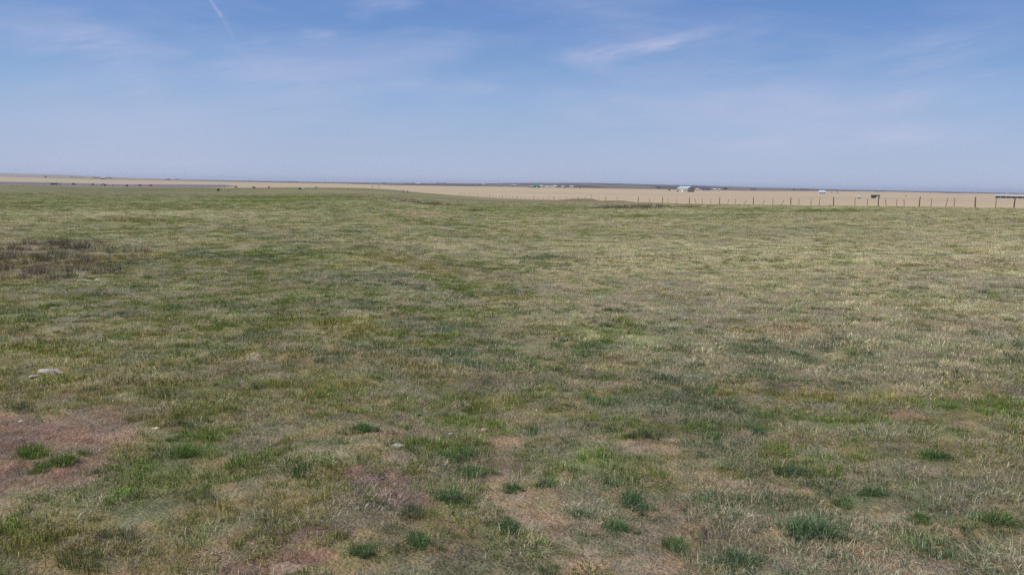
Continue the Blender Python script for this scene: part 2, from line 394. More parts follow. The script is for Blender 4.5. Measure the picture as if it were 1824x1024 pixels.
# ------------------------------------------------------------------ object helpers
def tag(o, label=None, cat=None, group=None, kind=None):
    if label: o['label'] = label
    if cat: o['category'] = cat
    if group: o['group'] = group
    if kind: o['kind'] = kind
    return o
def link(o, parent=None):
    C.objects.link(o)
    if parent is not None: o.parent = parent
    return o
def empty(name, loc, rz=0.0):
    o = bpy.data.objects.new(name, None); C.objects.link(o)
    o.location = loc; o.rotation_euler = (0, 0, rz); o.empty_display_size = .3
    return o
def mesh_np(name, V, F, mat, smooth=False, col=None, colname='tint', parent=None, link_it=True):
    """V (n,3); F (m,k) index array"""
    me = bpy.data.meshes.new(name)
    V = np.asarray(V, np.float32); F = np.asarray(F, np.int32)
    me.vertices.add(len(V)); me.vertices.foreach_set('co', V.ravel())
    k = F.shape[1]
    me.loops.add(F.size); me.loops.foreach_set('vertex_index', F.ravel())
    me.polygons.add(len(F)); me.polygons.foreach_set('loop_start', np.arange(0, F.size, k, dtype=np.int32))
    if smooth: me.polygons.foreach_set('use_smooth', np.ones(len(F), bool))
    me.update(calc_edges=True)
    if col is not None:
        at = me.attributes.new(colname, 'FLOAT_COLOR', 'POINT')
        cc = np.ones((len(V), 4), np.float32); cc[:, :3] = col
        at.data.foreach_set('color', cc.ravel())
    if mat: me.materials.append(mat)
    o = bpy.data.objects.new(name, me)
    if link_it: link(o, parent)
    return o
def polar(az, rin, rout, n):
    """ring grid, geometric spacing between rin(az) and rout(az)"""
    t = np.linspace(0, 1, n)[None, :]
    r = rin[:, None] * (rout / rin)[:, None] ** t
    x = np.sin(az)[:, None] * r; y = np.cos(az)[:, None] * r
    na = len(az)
    i, j = np.meshgrid(np.arange(na - 1), np.arange(n - 1), indexing='ij')
    a = (i * n + j).ravel(); F = np.stack([a, a + 1, a + n + 1, a + n], 1)   # faces up
    return x.ravel(), y.ravel(), F

def new_mat(name):
    m = bpy.data.materials.new(name); m.use_nodes = True
    m.node_tree.nodes.clear()
    return m, NT(m.node_tree)
def finish(m, N, col, rough=.8, normal=None, spec=.25, metallic=0.0):
    b = N.node('ShaderNodeBsdfPrincipled')
    N.put(b.inputs['Base Color'], col); N.put(b.inputs['Roughness'], rough)
    b.inputs['Specular IOR Level'].default_value = spec; b.inputs['Metallic'].default_value = metallic
    if normal is not None: N.l.new(normal, b.inputs['Normal'])
    o = N.node('ShaderNodeOutputMaterial'); N.l.new(b.outputs[0], o.inputs[0])
    return m
def plain_mat(name, c, var=.18, scale=3.0, rough=.75, metallic=0.0):
    """painted / weathered surface with blotchy procedural variation"""
    m, N = new_mat(name)
    tcn = N.node('ShaderNodeTexCoord').outputs['Object']
    f = N.noise(tcn, scale, 5, .6)
    dark = tuple(v * (1 - var) for v in c); light = tuple(min(1, v * (1 + var)) for v in c)
    cc = N.mix(N.ss(f, .3, .7), col4(dark), col4(light))
    bn = N.node('ShaderNodeBump'); bn.inputs['Strength'].default_value = .25; bn.inputs['Distance'].default_value = .02
    N.l.new(N.noise(tcn, scale * 7, 3), bn.inputs['Height'])
    return finish(m, N, cc, rough, bn.outputs[0], .3, metallic)

# ------------------------------------------------------------------ ground materials
def pasture_mat():
    m, N = new_mat('pasture_soil_and_thatch')
    at = N.node('ShaderNodeAttribute', attribute_name='tint').outputs['Color']
    pos = N.node('ShaderNodeNewGeometry').outputs['Position']
    # fine strand-like mottling, several sizes so that it holds from 3 m to 500 m
    f1 = N.noise(pos, 85, 5, .8); f2 = N.noise(pos, 9, 5, .65); f3 = N.noise(pos, 1.6, 6, .7); f4 = N.noise(pos, .28, 7, .72)
    k = N.m('ADD', N.m('MULTIPLY', N.m('SUBTRACT', f1, .5), 2.0), N.m('MULTIPLY', N.m('SUBTRACT', f2, .5), 1.0))
    k = N.m('ADD', k, N.m('MULTIPLY', N.m('SUBTRACT', f3, .5), 1.5))
    k = N.m('ADD', k, N.m('MULTIPLY', N.m('SUBTRACT', f4, .5), 1.1))
    k = N.m('MAXIMUM', N.m('ADD', N.m('MULTIPLY', k, 1.35), 1.0), .3)
    n = N.node('ShaderNodeVectorMath', operation='SCALE'); N.l.new(at, n.inputs[0]); N.l.new(k, n.inputs['Scale'])
    hue = N.mix(N.ss(N.noise(pos, 3.3, 6, .7), .42, .60), n.outputs[0], N.mix(1.0, n.outputs[0], (1.16, 1.0, .86, 1), 'MULTIPLY'))
    hue = N.mix(N.ss(N.noise(pos, .55, 6, .7), .48, .62), hue, N.mix(1.0, hue, (.86, 1.0, .84, 1), 'MULTIPLY'))
    vo = N.node('ShaderNodeTexVoronoi'); N.l.new(pos, vo.inputs['Vector']); vo.inputs['Scale'].default_value = 42
    bn = N.node('ShaderNodeBump'); bn.inputs['Strength'].default_value = 1.0; bn.inputs['Distance'].default_value = .045
    hh = N.m('ADD', N.noise(pos, 38, 6, .75), N.m('MULTIPLY', N.noise(pos, 5, 5, .6), 1.4))
    hh = N.m('SUBTRACT', hh, N.m('MULTIPLY', vo.outputs['Distance'], .55))
    N.l.new(hh, bn.inputs['Height'])
    return finish(m, N, hue, .95, bn.outputs[0], .1)
def stubble_mat():
    m, N = new_mat('stubble')
    at = N.node('ShaderNodeAttribute', attribute_name='tint').outputs['Color']
    pos = N.node('ShaderNodeNewGeometry').outputs['Position']
    mp = N.node('ShaderNodeMapping'); N.l.new(pos, mp.inputs[0]); mp.inputs['Scale'].default_value = (.25, 1, 1)
    f = N.noise(mp.outputs[0], .02, 6, .65); g = N.noise(mp.outputs[0], .2, 6, .7)
    k = N.m('ADD', .72, N.m('ADD', N.m('MULTIPLY', f, .28), N.m('MULTIPLY', g, .28)))
    n = N.node('ShaderNodeVectorMath', operation='SCALE'); N.l.new(at, n.inputs[0]); N.l.new(k, n.inputs['Scale'])
    return finish(m, N, n.outputs[0], .95, None, .05)
M_PAST, M_STUB = pasture_mat(), stubble_mat()

# ------------------------------------------------------------------ ground sheets (they share their borders)
azv = np.concatenate([np.linspace(-math.pi, R_(-44), 60, endpoint=False), np.linspace(R_(-44), R_(44), 900, endpoint=False), np.linspace(R_(44), math.pi, 60)])
Rp = Redge(azv); Rt = Rtan(azv)
def ring(name, mat, rin, rout, n, colour, keep=None):
    x, y, F = polar(azv, rin, rout, n)
    z = height(x, y)
    if keep is not None:
        i = F[:, 0] // n; F = F[keep[i] & keep[np.minimum(i + 1, len(keep) - 1)] | (keep[i] ^ keep[np.minimum(i + 1, len(keep) - 1)])]
    return x, y, z, F, colour(x, y)
def add_sheet(name, mat, parts, label, cat):
    V, Fs, Cs, off = [], [], [], 0
    for x, y, z, F, c in parts:
        V.append(np.stack([x, y, z], 1)); Fs.append(F + off); Cs.append(c); off += len(x)
    o = mesh_np(name, np.concatenate(V), np.concatenate(Fs), mat, True, np.concatenate(Cs))
    return tag(o, label, cat, kind='structure')
one = np.ones_like(azv)
def hub(colour):
    x, y, F = polar(azv, one * .02, one * 1.3, 12)
    return x, y, height(x, y), F, colour(x, y)
add_sheet('pasture', M_PAST, [hub(ground_colour), ring('p', M_PAST, one * 1.3, Rp, 620, ground_colour)],
          'patchy green and dry tan pasture ground with bare reddish soil', 'pasture')
def stub_col(x, y):
    r = np.hypot(x, y); az = np.arctan2(x, y)
    c = np.ones((len(x), 3)) * np.array((.480, .372, .240))
    n = fbm(x / 300, y / 900, 4, 55)[:, None]
    c = c * (1 - .25 * n) + np.array((.40, .33, .20)) * .25 * n
    band = (sst(fbm(x / 700, y / 160, 3, 56), .55, .62) * .5)[:, None]
    c = c * (1 - band) + np.array((.40, .34, .25)) * band
    left = (1 - sst(az, az_of(380, 330), az_of(700, 330)))[:, None]
    yel = sst(fbm(az * 9, r / 500, 2, 57), .42, .5)[:, None]
    c = c * (1 - left * .8) + (np.array((.40, .35, .21)) * yel + np.array((.43, .32, .25)) * (1 - yel)) * left * .8
    return c
# ploughed field between stubble strips on the left
da = np.interp(azv, P_az, P_a, left=15.5, right=np.nan); db = np.interp(azv, P_az, P_b, left=9, right=np.nan)
has = (azv >= R_(-60)) & (azv <= P_az[-1])
mid = np.sqrt(Rp * Rt)
Ra = np.where(has, np.maximum((EYE - PLAIN) * 1430 / np.nan_to_num(da, nan=10), Rp * 1.02), mid)
Rb = np.where(has, (EYE - PLAIN) * 1430 / np.nan_to_num(db, nan=10), mid)
Rb = np.maximum(Rb, Ra * 1.001)
Rb = np.where(has, Rb, Ra)
add_sheet('stubble_field', M_STUB, [ring('s', M_STUB, Rp, Ra, 60, stub_col), ring('s', M_STUB, Rb, Rt, 60, stub_col)],
          'pale tan harvested stubble field stretching beyond the wire fence', 'field')
add_sheet('ploughed_field', M_STUB, [ring('p', M_STUB, Ra, Rb, 12, lambda x, y: np.ones((len(x), 3)) * np.array((.19, .16, .18)), has)],
          'dark purple grey ploughed strip in the left distance', 'field')
def hill_col(x, y):
    r = np.hypot(x, y); az = np.arctan2(x, y)
    a = sst(fbm(az * 14, r / 1500, 4, 61), .40, .60)[:, None]
    c = np.array((.100, .090, .085)) * (1 - a) + np.array((.185, .155, .130)) * a
    lft = (1 - sst(az, az_of(250, 330), az_of(500, 330)))[:, None]
    c = c * (1 - lft) + np.array((.30, .245, .20)) * lft
    return c
add_sheet('hills', M_STUB, [ring('h', M_STUB, Rt, one * RH, 60, hill_col), ring('h', M_STUB, one * RH, one * 14000, 6, hill_col)],
          'low grey brown hills along the horizon', 'hills')

# ------------------------------------------------------------------ vegetation materials
def blade_mat(name, trans=.35, rough=.55):
    m, N = new_mat(name)
    tint = N.node('ShaderNodeAttribute', attribute_name='tint', attribute_type='INSTANCER').outputs['Color']
    rnd = N.node('ShaderNodeAttribute', attribute_name='blade').outputs['Color']
    c = N.mix(1.0, tint, rnd, 'MULTIPLY')
    d = N.node('ShaderNodeBsdfDiffuse'); N.l.new(c, d.inputs[0])
    t = N.node('ShaderNodeBsdfTranslucent'); N.l.new(c, t.inputs[0])
    mx = N.node('ShaderNodeMixShader'); mx.inputs[0].default_value = trans
    N.l.new(d.outputs[0], mx.inputs[1]); N.l.new(t.outputs[0], mx.inputs[2])
    g = N.node('ShaderNodeBsdfGlossy'); g.inputs['Roughness'].default_value = rough; g.inputs['Color'].default_value = (1, 1, 1, 1)
    m2 = N.node('ShaderNodeMixShader'); m2.inputs[0].default_value = .012
    N.l.new(mx.outputs[0], m2.inputs[1]); N.l.new(g.outputs[0], m2.inputs[2])
    o = N.node('ShaderNodeOutputMaterial'); N.l.new(m2.outputs[0], o.inputs[0])
    return m
M_BLADE = blade_mat('grass_blade')
M_TWIG = blade_mat('twig', .05)

def blades(rng, n, radius, h0, h1, w, lean, curl, dry_frac, wind=(0.0, 0.0), flat=False, cluster=0.0, drycol=(3.2, 2.2, 3.6)):
    """strands: V, F (tris), colour factor per vertex. Root disk of given radius; wind is a mean lean."""
    rr = radius * np.sqrt(rng.random(n)); ph = rng.random(n) * 2 * math.pi
    if cluster > 0:
        k = max(3, n // 12); cc = rng.integers(0, k, n); cr = radius * np.sqrt(rng.random(k)); cp = rng.random(k) * 6.283
        bx = cr[cc] * np.cos(cp[cc]) + rng.normal(0, cluster, n); by = cr[cc] * np.sin(cp[cc]) + rng.normal(0, cluster, n)
    else:
        bx, by = rr * np.cos(ph), rr * np.sin(ph)
    h = h0 + (h1 - h0) * rng.random(n) ** 1.4
    la = rng.random(n) * 2 * math.pi
    ln = lean * (0.3 + rng.random(n))
    # outward lean as well
    lx = ln * np.cos(la) + wind[0] + bx / max(radius, 1e-6) * lean * .7; ly = ln * np.sin(la) + wind[1] + by / max(radius, 1e-6) * lean * .7
    fa = rng.random(n) * math.pi
    wx, wy = np.cos(fa) * w, np.sin(fa) * w
    ww = (.6 + .8 * rng.random(n))
    wx *= ww; wy *= ww
    V = np.zeros((n, 5, 3)); z0 = rng.random(n) * (.012 if flat else 0)
    if flat: up1, up2 = .25, .30
    else: up1, up2 = .62, 1.0
    m1x, m1y = bx + lx * h * .35, by + ly * h * .35
    cu = curl * (rng.random(n) - .2)
    tx, ty = bx + lx * h * (1 + cu), by + ly * h * (1 + cu)
    tz = h * (up2 - .35 * np.clip(np.hypot(lx, ly) * (1 + cu), 0, 1.6)) if not flat else h * up2 * rng.random(n)
    V[:, 0] = np.stack([bx - wx, by - wy, z0 - .01], 1); V[:, 1] = np.stack([bx + wx, by + wy, z0 - .01], 1)
    mz = z0 + h * up1
    V[:, 2] = np.stack([m1x - wx * .8, m1y - wy * .8, mz], 1); V[:, 3] = np.stack([m1x + wx * .8, m1y + wy * .8, mz], 1)
    V[:, 4] = np.stack([tx, ty, z0 + np.maximum(tz, .004)], 1)
    i = np.arange(n)[:, None] * 5
    F = np.concatenate([i + [0, 1, 3], i + [0, 3, 2], i + [2, 3, 4]], 1).reshape(-1, 3)
    c = np.ones((n, 3)) * (.42 + 1.16 * rng.random((n, 1))) * (1 + .14 * (rng.random((n, 3)) - .5))
    dm = rng.random(n) < dry_frac
    c[dm] *= np.array(drycol) * (.6 + .5 * rng.random((dm.sum(), 1)))
    return V.reshape(-1, 3), F, np.repeat(c, 5, 0)
def leafy(rng, n, radius, L, w):
    """low broadleaf rosette: pointed leaves"""
    ph = rng.random(n) * 2 * math.pi; rr = radius * np.sqrt(rng.random(n)) * .7
    bx, by = rr * np.cos(ph), rr * np.sin(ph); a = ph + rng.normal(0, .8, n)
    l = L * (.5 + .8 * rng.random(n)); up = .25 + .7 * rng.random(n)
    dx, dy = np.cos(a), np.sin(a); ww = w * (.6 + .8 * rng.random(n))
    z = .01 + .03 * rng.random(n)
    V = np.zeros((n, 4, 3))
    V[:, 0] = np.stack([bx, by, z], 1)
    V[:, 1] = np.stack([bx + dx * l * .5 - dy * ww, by + dy * l * .5 + dx * ww, z + up * l * .45], 1)
    V[:, 3] = np.stack([bx + dx * l * .5 + dy * ww, by + dy * l * .5 - dx * ww, z + up * l * .40], 1)
    V[:, 2] = np.stack([bx + dx * l, by + dy * l, z + up * l * .6], 1)
    i = np.arange(n)[:, None] * 4
    F = np.concatenate([i + [0, 1, 2], i + [0, 2, 3]], 1).reshape(-1, 3)
    c = np.ones((n, 3)) * (.75 + .6 * rng.random((n, 1)))
    return V.reshape(-1, 3), F, np.repeat(c, 4, 0)
def stone(rng, n, size, flat=.55, radius=.12, sub=1):
    """scatter of small angular stones or clods"""
    bm = bmesh.new()
    for k in range(n):
        s = size * (.35 + rng.random() ** 2 * 1.2)
        r = bmesh.ops.create_icosphere(bm, subdivisions=sub, radius=s)
        p, a = radius * math.sqrt(rng.random()), rng.random() * 6.28
        ax, ay = .7 + .7 * rng.random(), .7 + .5 * rng.random(); ra = rng.random() * 3.14
        for v in r['verts']:
            j = .78 + .44 * rng.random()
            x, y, z = v.co.x * ax * j, v.co.y * ay * j, v.co.z * flat * j
            v.co = (x * math.cos(ra) - y * math.sin(ra) + p * math.cos(a), x * math.sin(ra) + y * math.cos(ra) + p * math.sin(a), z + s * flat * .25)
    V = np.array([v.co[:] for v in bm.verts]); F = np.array([[v.index for v in f.verts] for f in bm.faces])
    bm.free()
    c = np.ones((len(V), 3))
    per = len(V) // n
    for k in range(n):
        c[k * per:(k + 1) * per] = (.65 + .7 * rng.random()) * (1 + .1 * (rng.random(3) - .5))
    return V, F, c

def protos(name, gens, mat):
    col = bpy.data.collections.new(name)
    for i, (V, F, c) in enumerate(gens):
        o = mesh_np(name + '_source', V, F, mat, False, c, 'blade', link_it=False)
        col.objects.link(o)
    return col, len(gens)
def scatter(name, label, cat, col, nproto, x, y, tint, scale, rot=None, sink=0.0, align_wind=False, zs=None):
    n = len(x)
    z = height(x, y) - sink
    me = bpy.data.meshes.new(name); me.vertices.add(n)
    me.vertices.foreach_set('co', np.stack([x, y, z], 1).astype(np.float32).ravel())
    t = np.ones((n, 4), np.float32); t[:, :3] = np.clip(tint, .008, .9)
    a = me.attributes.new('tint', 'FLOAT_COLOR', 'POINT'); a.data.foreach_set('color', t.ravel())
    if rot is None: rot = RNG.random(n) * 6.283
    e = np.zeros((n, 3), np.float32); e[:, 2] = rot; e[:, 0] = RNG.normal(0, .06, n); e[:, 1] = RNG.normal(0, .06, n)
    a = me.attributes.new('rot', 'FLOAT_VECTOR', 'POINT'); a.data.foreach_set('vector', e.ravel())
    sc = np.repeat(np.asarray(scale, np.float32)[:, None], 3, 1)
    if zs is not None: sc[:, 2] *= zs
    a = me.attributes.new('scl', 'FLOAT_VECTOR', 'POINT'); a.data.foreach_set('vector', sc.ravel())
    a = me.attributes.new('pick', 'INT', 'POINT'); a.data.foreach_set('value', RNG.integers(0, nproto, n).astype(np.int32))
    o = bpy.data.objects.new(name, me); link(o)
    ng = bpy.data.node_groups.new(name, 'GeometryNodeTree')
    ng.interface.new_socket('Geometry', in_out='INPUT', socket_type='NodeSocketGeometry')
    ng.interface.new_socket('Geometry', in_out='OUTPUT', socket_type='NodeSocketGeometry')
    nd, lk = ng.nodes, ng.links
    gi, go = nd.new('NodeGroupInput'), nd.new('NodeGroupOutput')
    ci = nd.new('GeometryNodeCollectionInfo'); ci.inputs[0].default_value = col
    ci.inputs['Separate Children'].default_value = True; ci.inputs['Reset Children'].default_value = True
    ip = nd.new('GeometryNodeInstanceOnPoints'); ip.inputs['Pick Instance'].default_value = True
    def named(nm, ty):
        q = nd.new('GeometryNodeInputNamedAttribute'); q.data_type = ty; q.inputs['Name'].default_value = nm; return q.outputs[0]
    lk.new(gi.outputs[0], ip.inputs['Points']); lk.new(ci.outputs[0], ip.inputs['Instance'])
    lk.new(named('pick', 'INT'), ip.inputs['Instance Index'])
    lk.new(named('rot', 'FLOAT_VECTOR'), ip.inputs['Rotation']); lk.new(named('scl', 'FLOAT_VECTOR'), ip.inputs['Scale'])
    lk.new(ip.outputs[0], go.inputs[0])
    md = o.modifiers.new('scatter', 'NODES'); md.node_group = ng
    tag(o, label, cat, kind='stuff')
    return o
def sample(r0, r1, dens, azl=-43, azr=43):
    """uniform points per m2 in the sector"""
    A = (R_(azr) - R_(azl)) / 2 * (r1 * r1 - r0 * r0)
    n = int(A * dens)
    r = np.sqrt(r0 * r0 + RNG.random(n) * (r1 * r1 - r0 * r0)); a = R_(azl) + RNG.random(n) * (R_(azr) - R_(azl))
    k = r < Redge(a) - 1.0
    r, a = r[k], a[k]
    return r * np.sin(a), r * np.cos(a)
def jit(n, s=.15): return (1 + RNG.normal(0, s, (n, 1))).clip(.5, 1.7) * (1 + RNG.normal(0, .05, (n, 3)))

rg = np.random.default_rng(3)
P_TURF = protos('turf', [blades(rg, 260, .16, .012, .040, .0013, .65, .3, .20, cluster=.018) for _ in range(5)], M_BLADE)
P_TURF2 = protos('turf_wide', [blades(rg, 180, .17, .012, .035, .0021, .65, .3, .20, cluster=.022) for _ in range(5)], M_BLADE)
P_DRY2 = protos('dry_wide', [blades(rg, 140, .17, .018, .052, .0018, .7, .5, .15, wind=(.45, .1), cluster=.05, drycol=(.4, .45, .3)) for _ in range(5)], M_BLADE)
P_LITT = protos('litter', [blades(rg, 230, .17, .025, .07, .0012, 1.1, .3, .0, flat=True) for _ in range(5)], M_BLADE)
P_DRY = protos('dry', [blades(rg, 150, .14, .016, .052, .0013, .7, .5, .15, wind=(.45, .1), cluster=.05, drycol=(.4, .45, .3)) for _ in range(5)], M_BLADE)
P_TUFT = protos('tuft', [blades(rg, int(120 + 40 * k_), .05 + .012 * k_, .03, .095, .0013, .6, .4, .14, cluster=.02)  for k_ in range(5)], M_BLADE)
P_WEED = protos('weed', [leafy(rg, 80, .11, .022, .0045) for _ in range(4)], M_BLADE)
P_FTURF = protos('far_turf', [blades(rg, 190, .30, .014, .038, .0034, .65, .3, .2, cluster=.045) for _ in range(5)], M_BLADE)
P_FDRY = protos('far_dry', [blades(rg, 200, .30, .016, .048, .0027, .7, .5, .12, wind=(.4, .1), cluster=.09, drycol=(.4, .45, .3)) for _ in range(5)], M_BLADE)
P_TWIG = protos('twigs', [blades(rg, 110, .16, .07, .24, .0016, .55, .2, .2, cluster=.02, drycol=(2.0, 2.0, 2.0)) for _ in range(4)], M_TWIG)
P_STONE = protos('stones', [stone(rg, 14, .010, .6, .14) for _ in range(4)], M_TWIG)

def grow():
    # short turf
    for r0, r1, de, pr, nm, lab in ((1.2, 7.5, 42, P_TURF, 'green_grass', 'short green and blue green grass over the near pasture'),
                                    (7.5, 24, 30, P_TURF2, 'turf_grass', 'short green turf behind the nearest ground')):
        x, y = sample(r0, r1, de); f = field(x, y)
        p = (1 - f['soil']) ** 2.2 * (1.0 - .75 * f['dry']) * (1 - .4 * np.clip(f['q']['mauve'], 0, 1))
        k = RNG.random(len(x)) < p
        x, y = x[k], y[k]
        scatter(nm, lab, 'grass', *pr, x, y, f['g'][k] * jit(len(x)), .65 + .6 * RNG.random(len(x)) + .15 * (r0 > 6))
    # litter of dead stems
    xs, ys, ts, sc = [], [], [], []
    for r0, r1, de in ((1.2, 9, 42), (9, 20, 22)):
        x, y = sample(r0, r1, de); f = field(x, y)
        p = (.22 + .78 * f['dry']) * (1 - f['soil']) ** 1.3 * (1 - .7 * np.clip(f['q']['red'], 0, 1))
        k = RNG.random(len(x)) < p
        x, y = x[k], y[k]; w = RNG.random((len(x), 1)) * .8
        xs.append(x); ys.append(y); ts.append((f['d'][k] * (1 - w) + GREY * w) * (.76 + .04 * sst(f['r'][k], 7, 12))[:, None] * jit(len(x))); sc.append(.7 + .6 * RNG.random(len(x)))
    scatter('dead_grass_litter', 'flattened dead grass stems lying between the green tufts', 'dead grass', *P_LITT, np.concatenate(xs), np.concatenate(ys), np.concatenate(ts), np.concatenate(sc))
    # standing dry grass leaning with the wind
    for r0, r1, de, pr, nm, lab in ((1.2, 7.5, 14, P_DRY, 'dry_grass', 'sparse standing dry grass leaning with the wind in the foreground'),
                                    (7.5, 24, 28, P_DRY2, 'straw_grass', 'pale tan standing dry grass of the middle pasture')):
        x, y = sample(r0, r1, de); f = field(x, y)
        p = (sst(f['dry'], .38, 1.0) * (.22 + .78 * sst(f['r'], 5, 9)) + .03) * (1 - f['soil']) ** 3
        k = RNG.random(len(x)) < p
        x, y = x[k], y[k]; n = len(x)
        scatter(nm, lab, 'dry grass', *pr, x, y, f['d'][k] * jit(n), (.55 + .6 * RNG.random(n)) * (.65 + .35 * sst(np.hypot(x, y), 4, 8)), rot=RNG.normal(0, .7, n))
    # bits of straw and dead stem on the bare soil
    x, y = sample(1.3, 9, 60); f = field(x, y)
    k = RNG.random(len(x)) < f['soil'] * .30; x, y = x[k], y[k]; n = len(x)
    scatter('straw_bits', 'broken straw bits scattered on the bare soil', 'straw', *P_LITT, x, y, (f['d'][k] * .5 + SOILR * .5) * jit(n, .3), .22 + .3 * RNG.random(n))
    # mid distance
    xs, ys, ts, sc, zz = [], [], [], [], []
    for r0, r1, de, s in ((22, 45, 7, 1.0), (45, 110, 2.6, 1.7), (110, 230, .8, 2.6)):
        x, y = sample(r0, r1, de); f = field(x, y)
        p = (1 - .9 * sst(f['r'], 150, 230)) * (1 - f['soil']) * (1.0 - .75 * f['dry']) * (1 - .6 * np.clip(f['q']['mauve'], 0, 1))
        k = RNG.random(len(x)) < p
        x, y = x[k], y[k]; n = len(x)
        xs.append(x); ys.append(y); ts.append(f['g'][k] * jit(n)); sc.append(s * (.7 + .6 * RNG.random(n))); zz.append(np.full(n, 1.0 if s == 1 else (.75 if s < 2 else .5)))
    scatter('meadow_grass', 'mixed green grass of the middle and far pasture', 'grass', *P_FTURF, np.concatenate(xs), np.concatenate(ys), np.concatenate(ts), np.concatenate(sc), zs=np.concatenate(zz))
    xs, ys, ts, sc, zz = [], [], [], [], []
    for r0, r1, de, s in ((22, 45, 10, 1.0), (45, 110, 3.2, 1.6), (110, 230, 1.0, 2.4)):
        x, y = sample(r0, r1, de); f = field(x, y)
        p = (1 - .9 * sst(f['r'], 150, 230)) * sst(f['dry'], .25, .95) * (1 - f['soil'])
        k = RNG.random(len(x)) < p
        x, y = x[k], y[k]; n = len(x)
        xs.append(x); ys.append(y); ts.append(f['d'][k] * jit(n)); sc.append(s * (.6 + .5 * RNG.random(n))); zz.append(np.full(n, .9 if s == 1 else (.6 if s < 2 else .4)))
    n = sum(map(len, xs))
    scatter('dry_meadow_grass', 'straw coloured dry grass across the middle and far pasture', 'dry grass', *P_FDRY, np.concatenate(xs), np.concatenate(ys), np.concatenate(ts), np.concatenate(sc), rot=RNG.normal(0, .7, n), zs=np.concatenate(zz))
    # clumps of taller grass
    x, y = sample(1.5, 26, 4.5); f = field(x, y)
    p = (.85 - .55 * sst(f['r'], 6, 16)) * (1 - .75 * np.clip(f['q']['red'], 0, 1)) * sst(fbm(x / 1.3, y / 1.3, 3, 44), .38, .6)
    k = RNG.random(len(x)) < p; x, y = x[k], y[k]; n = len(x)
    w = RNG.random((n, 1)) ** .7
    t = (f['g'][k] * .85 * (1 - w) + BLUEG * .62 * w) * jit(n, .15)
    scatter('grass_clumps', 'denser clumps of blue green bunch grass in the near pasture', 'grass', *P_TUFT, x, y, t, .4 + .75 * RNG.random(n) ** 2.5)
    # low leafy weeds
    x, y = sample(1.5, 16, 7); f = field(x, y)
    p = .06 + .75 * np.clip(f['q']['bright'], 0, 1) * sst(fbm(x / .6, y / .6, 2, 47), .4, .6) + .15 * sst(fbm(x / 1.5, y / 1.5, 3, 48), .58, .68)
    k = RNG.random(len(x)) < p; x, y = x[k], y[k]; n = len(x)
    scatter('leafy_weeds', 'small bright green leafy weeds low among the grass', 'weeds', *P_WEED, x, y, (BRIGHT * .62 + .25 * f['g'][k]) * jit(n, .2), .5 + .6 * RNG.random(n))
    # woody twiggy brush
    xs, ys, sc = [], [], []
    x, y = sample(1.5, 150, 5.5); f = field(x, y)
    p = np.clip(f['q']['mauve'] * 1.3, 0, 1) * sst(fbm(x / 2, y / 2, 3, 49), .3, .55) * np.where(f['r'] < 60, 1.0, .2)
    k = RNG.random(len(x)) < p; x, y = x[k], y[k]; n = len(x)
    rr = np.hypot(x, y)
    w = RNG.random((n, 1))
    scatter('low_brush', 'dark purplish brown leafless brush spreading low over the pasture', 'brush', *P_TWIG, x, y, (np.array((.19, .14, .105)) * w + np.array((.15, .145, .075)) * (1 - w)) * jit(n, .2), (.7 + .7 * RNG.random(n)) * (1 + sst(rr, 30, 90)))
    # pebbles and clods
    x, y = sample(1.5, 9, 60); f = field(x, y)
    p = f['soil'] * .8 * (.4 + .6 * np.clip(f['q']['red'] + f['q']['tan'], 0, 1)) + .01
    k = RNG.random(len(x)) < p; x, y = x[k], y[k]; n = len(x)
    w = (RNG.random((n, 1)) < .12) * 1.0
    scatter('soil_crumbs', 'loose clods and tiny pebbles strewn over the bare soil', 'pebbles', *P_STONE, x, y, (f['s'][k] * 1.0 * (1 - w) + np.array((.38, .33, .27)) * w) * jit(n, .15), .22 + .42 * RNG.random(n) ** 3)
grow()

# ------------------------------------------------------------------ individual grass tufts
def tuft_mesh(seed, c):
    r = np.random.default_rng(seed)
    Vs, Fs, Cs, off = [], [], [], 0
    # one dense heart and a few side shoots that thin out towards the rim
    shoots = [(0, 0, 1.0, 420)] + [(r.normal(0, .085), r.normal(0, .06), r.uniform(.35, .8), int(r.uniform(40, 130))) for _ in range(8)]
    for ox_, oy_, k, n in shoots:
        V, F, q = blades(r, n, .075 * (.5 + .5 * k), .022, .105 * k, .0014, .7, .4, .15, drycol=(2.8, 2.2, 2.4), cluster=.014)
        V = V + np.array((ox_, oy_, 0)); Vs.append(V); Fs.append(F + off); Cs.append(q * r.uniform(.85, 1.2)); off += len(V)
    V2, F2, c2 = blades(r, 150, .12, .02, .07, .0015, 1.0, .3, .75, drycol=(2.8, 2.2, 2.6))
    Vs.append(V2); Fs.append(F2 + off); Cs.append(c2)
    return np.concatenate(Vs), np.concatenate(Fs), np.concatenate(Cs) * np.array(c) * np.array((1.38, 1.40, 1.25))
def solid_blade_mat():
    m, N = new_mat('tuft_blade')
    c = N.node('ShaderNodeAttribute', attribute_name='blade').outputs['Color']
    d = N.node('ShaderNodeBsdfDiffuse'); N.l.new(c, d.inputs[0])
    t = N.node('ShaderNodeBsdfTranslucent'); N.l.new(c, t.inputs[0])
    mx = N.node('ShaderNodeMixShader'); mx.inputs[0].default_value = .35
    N.l.new(d.outputs[0], mx.inputs[1]); N.l.new(t.outputs[0], mx.inputs[2])
    o = N.node('ShaderNodeOutputMaterial'); N.l.new(mx.outputs[0], o.inputs[0])
    return m
M_TUFT = solid_blade_mat()
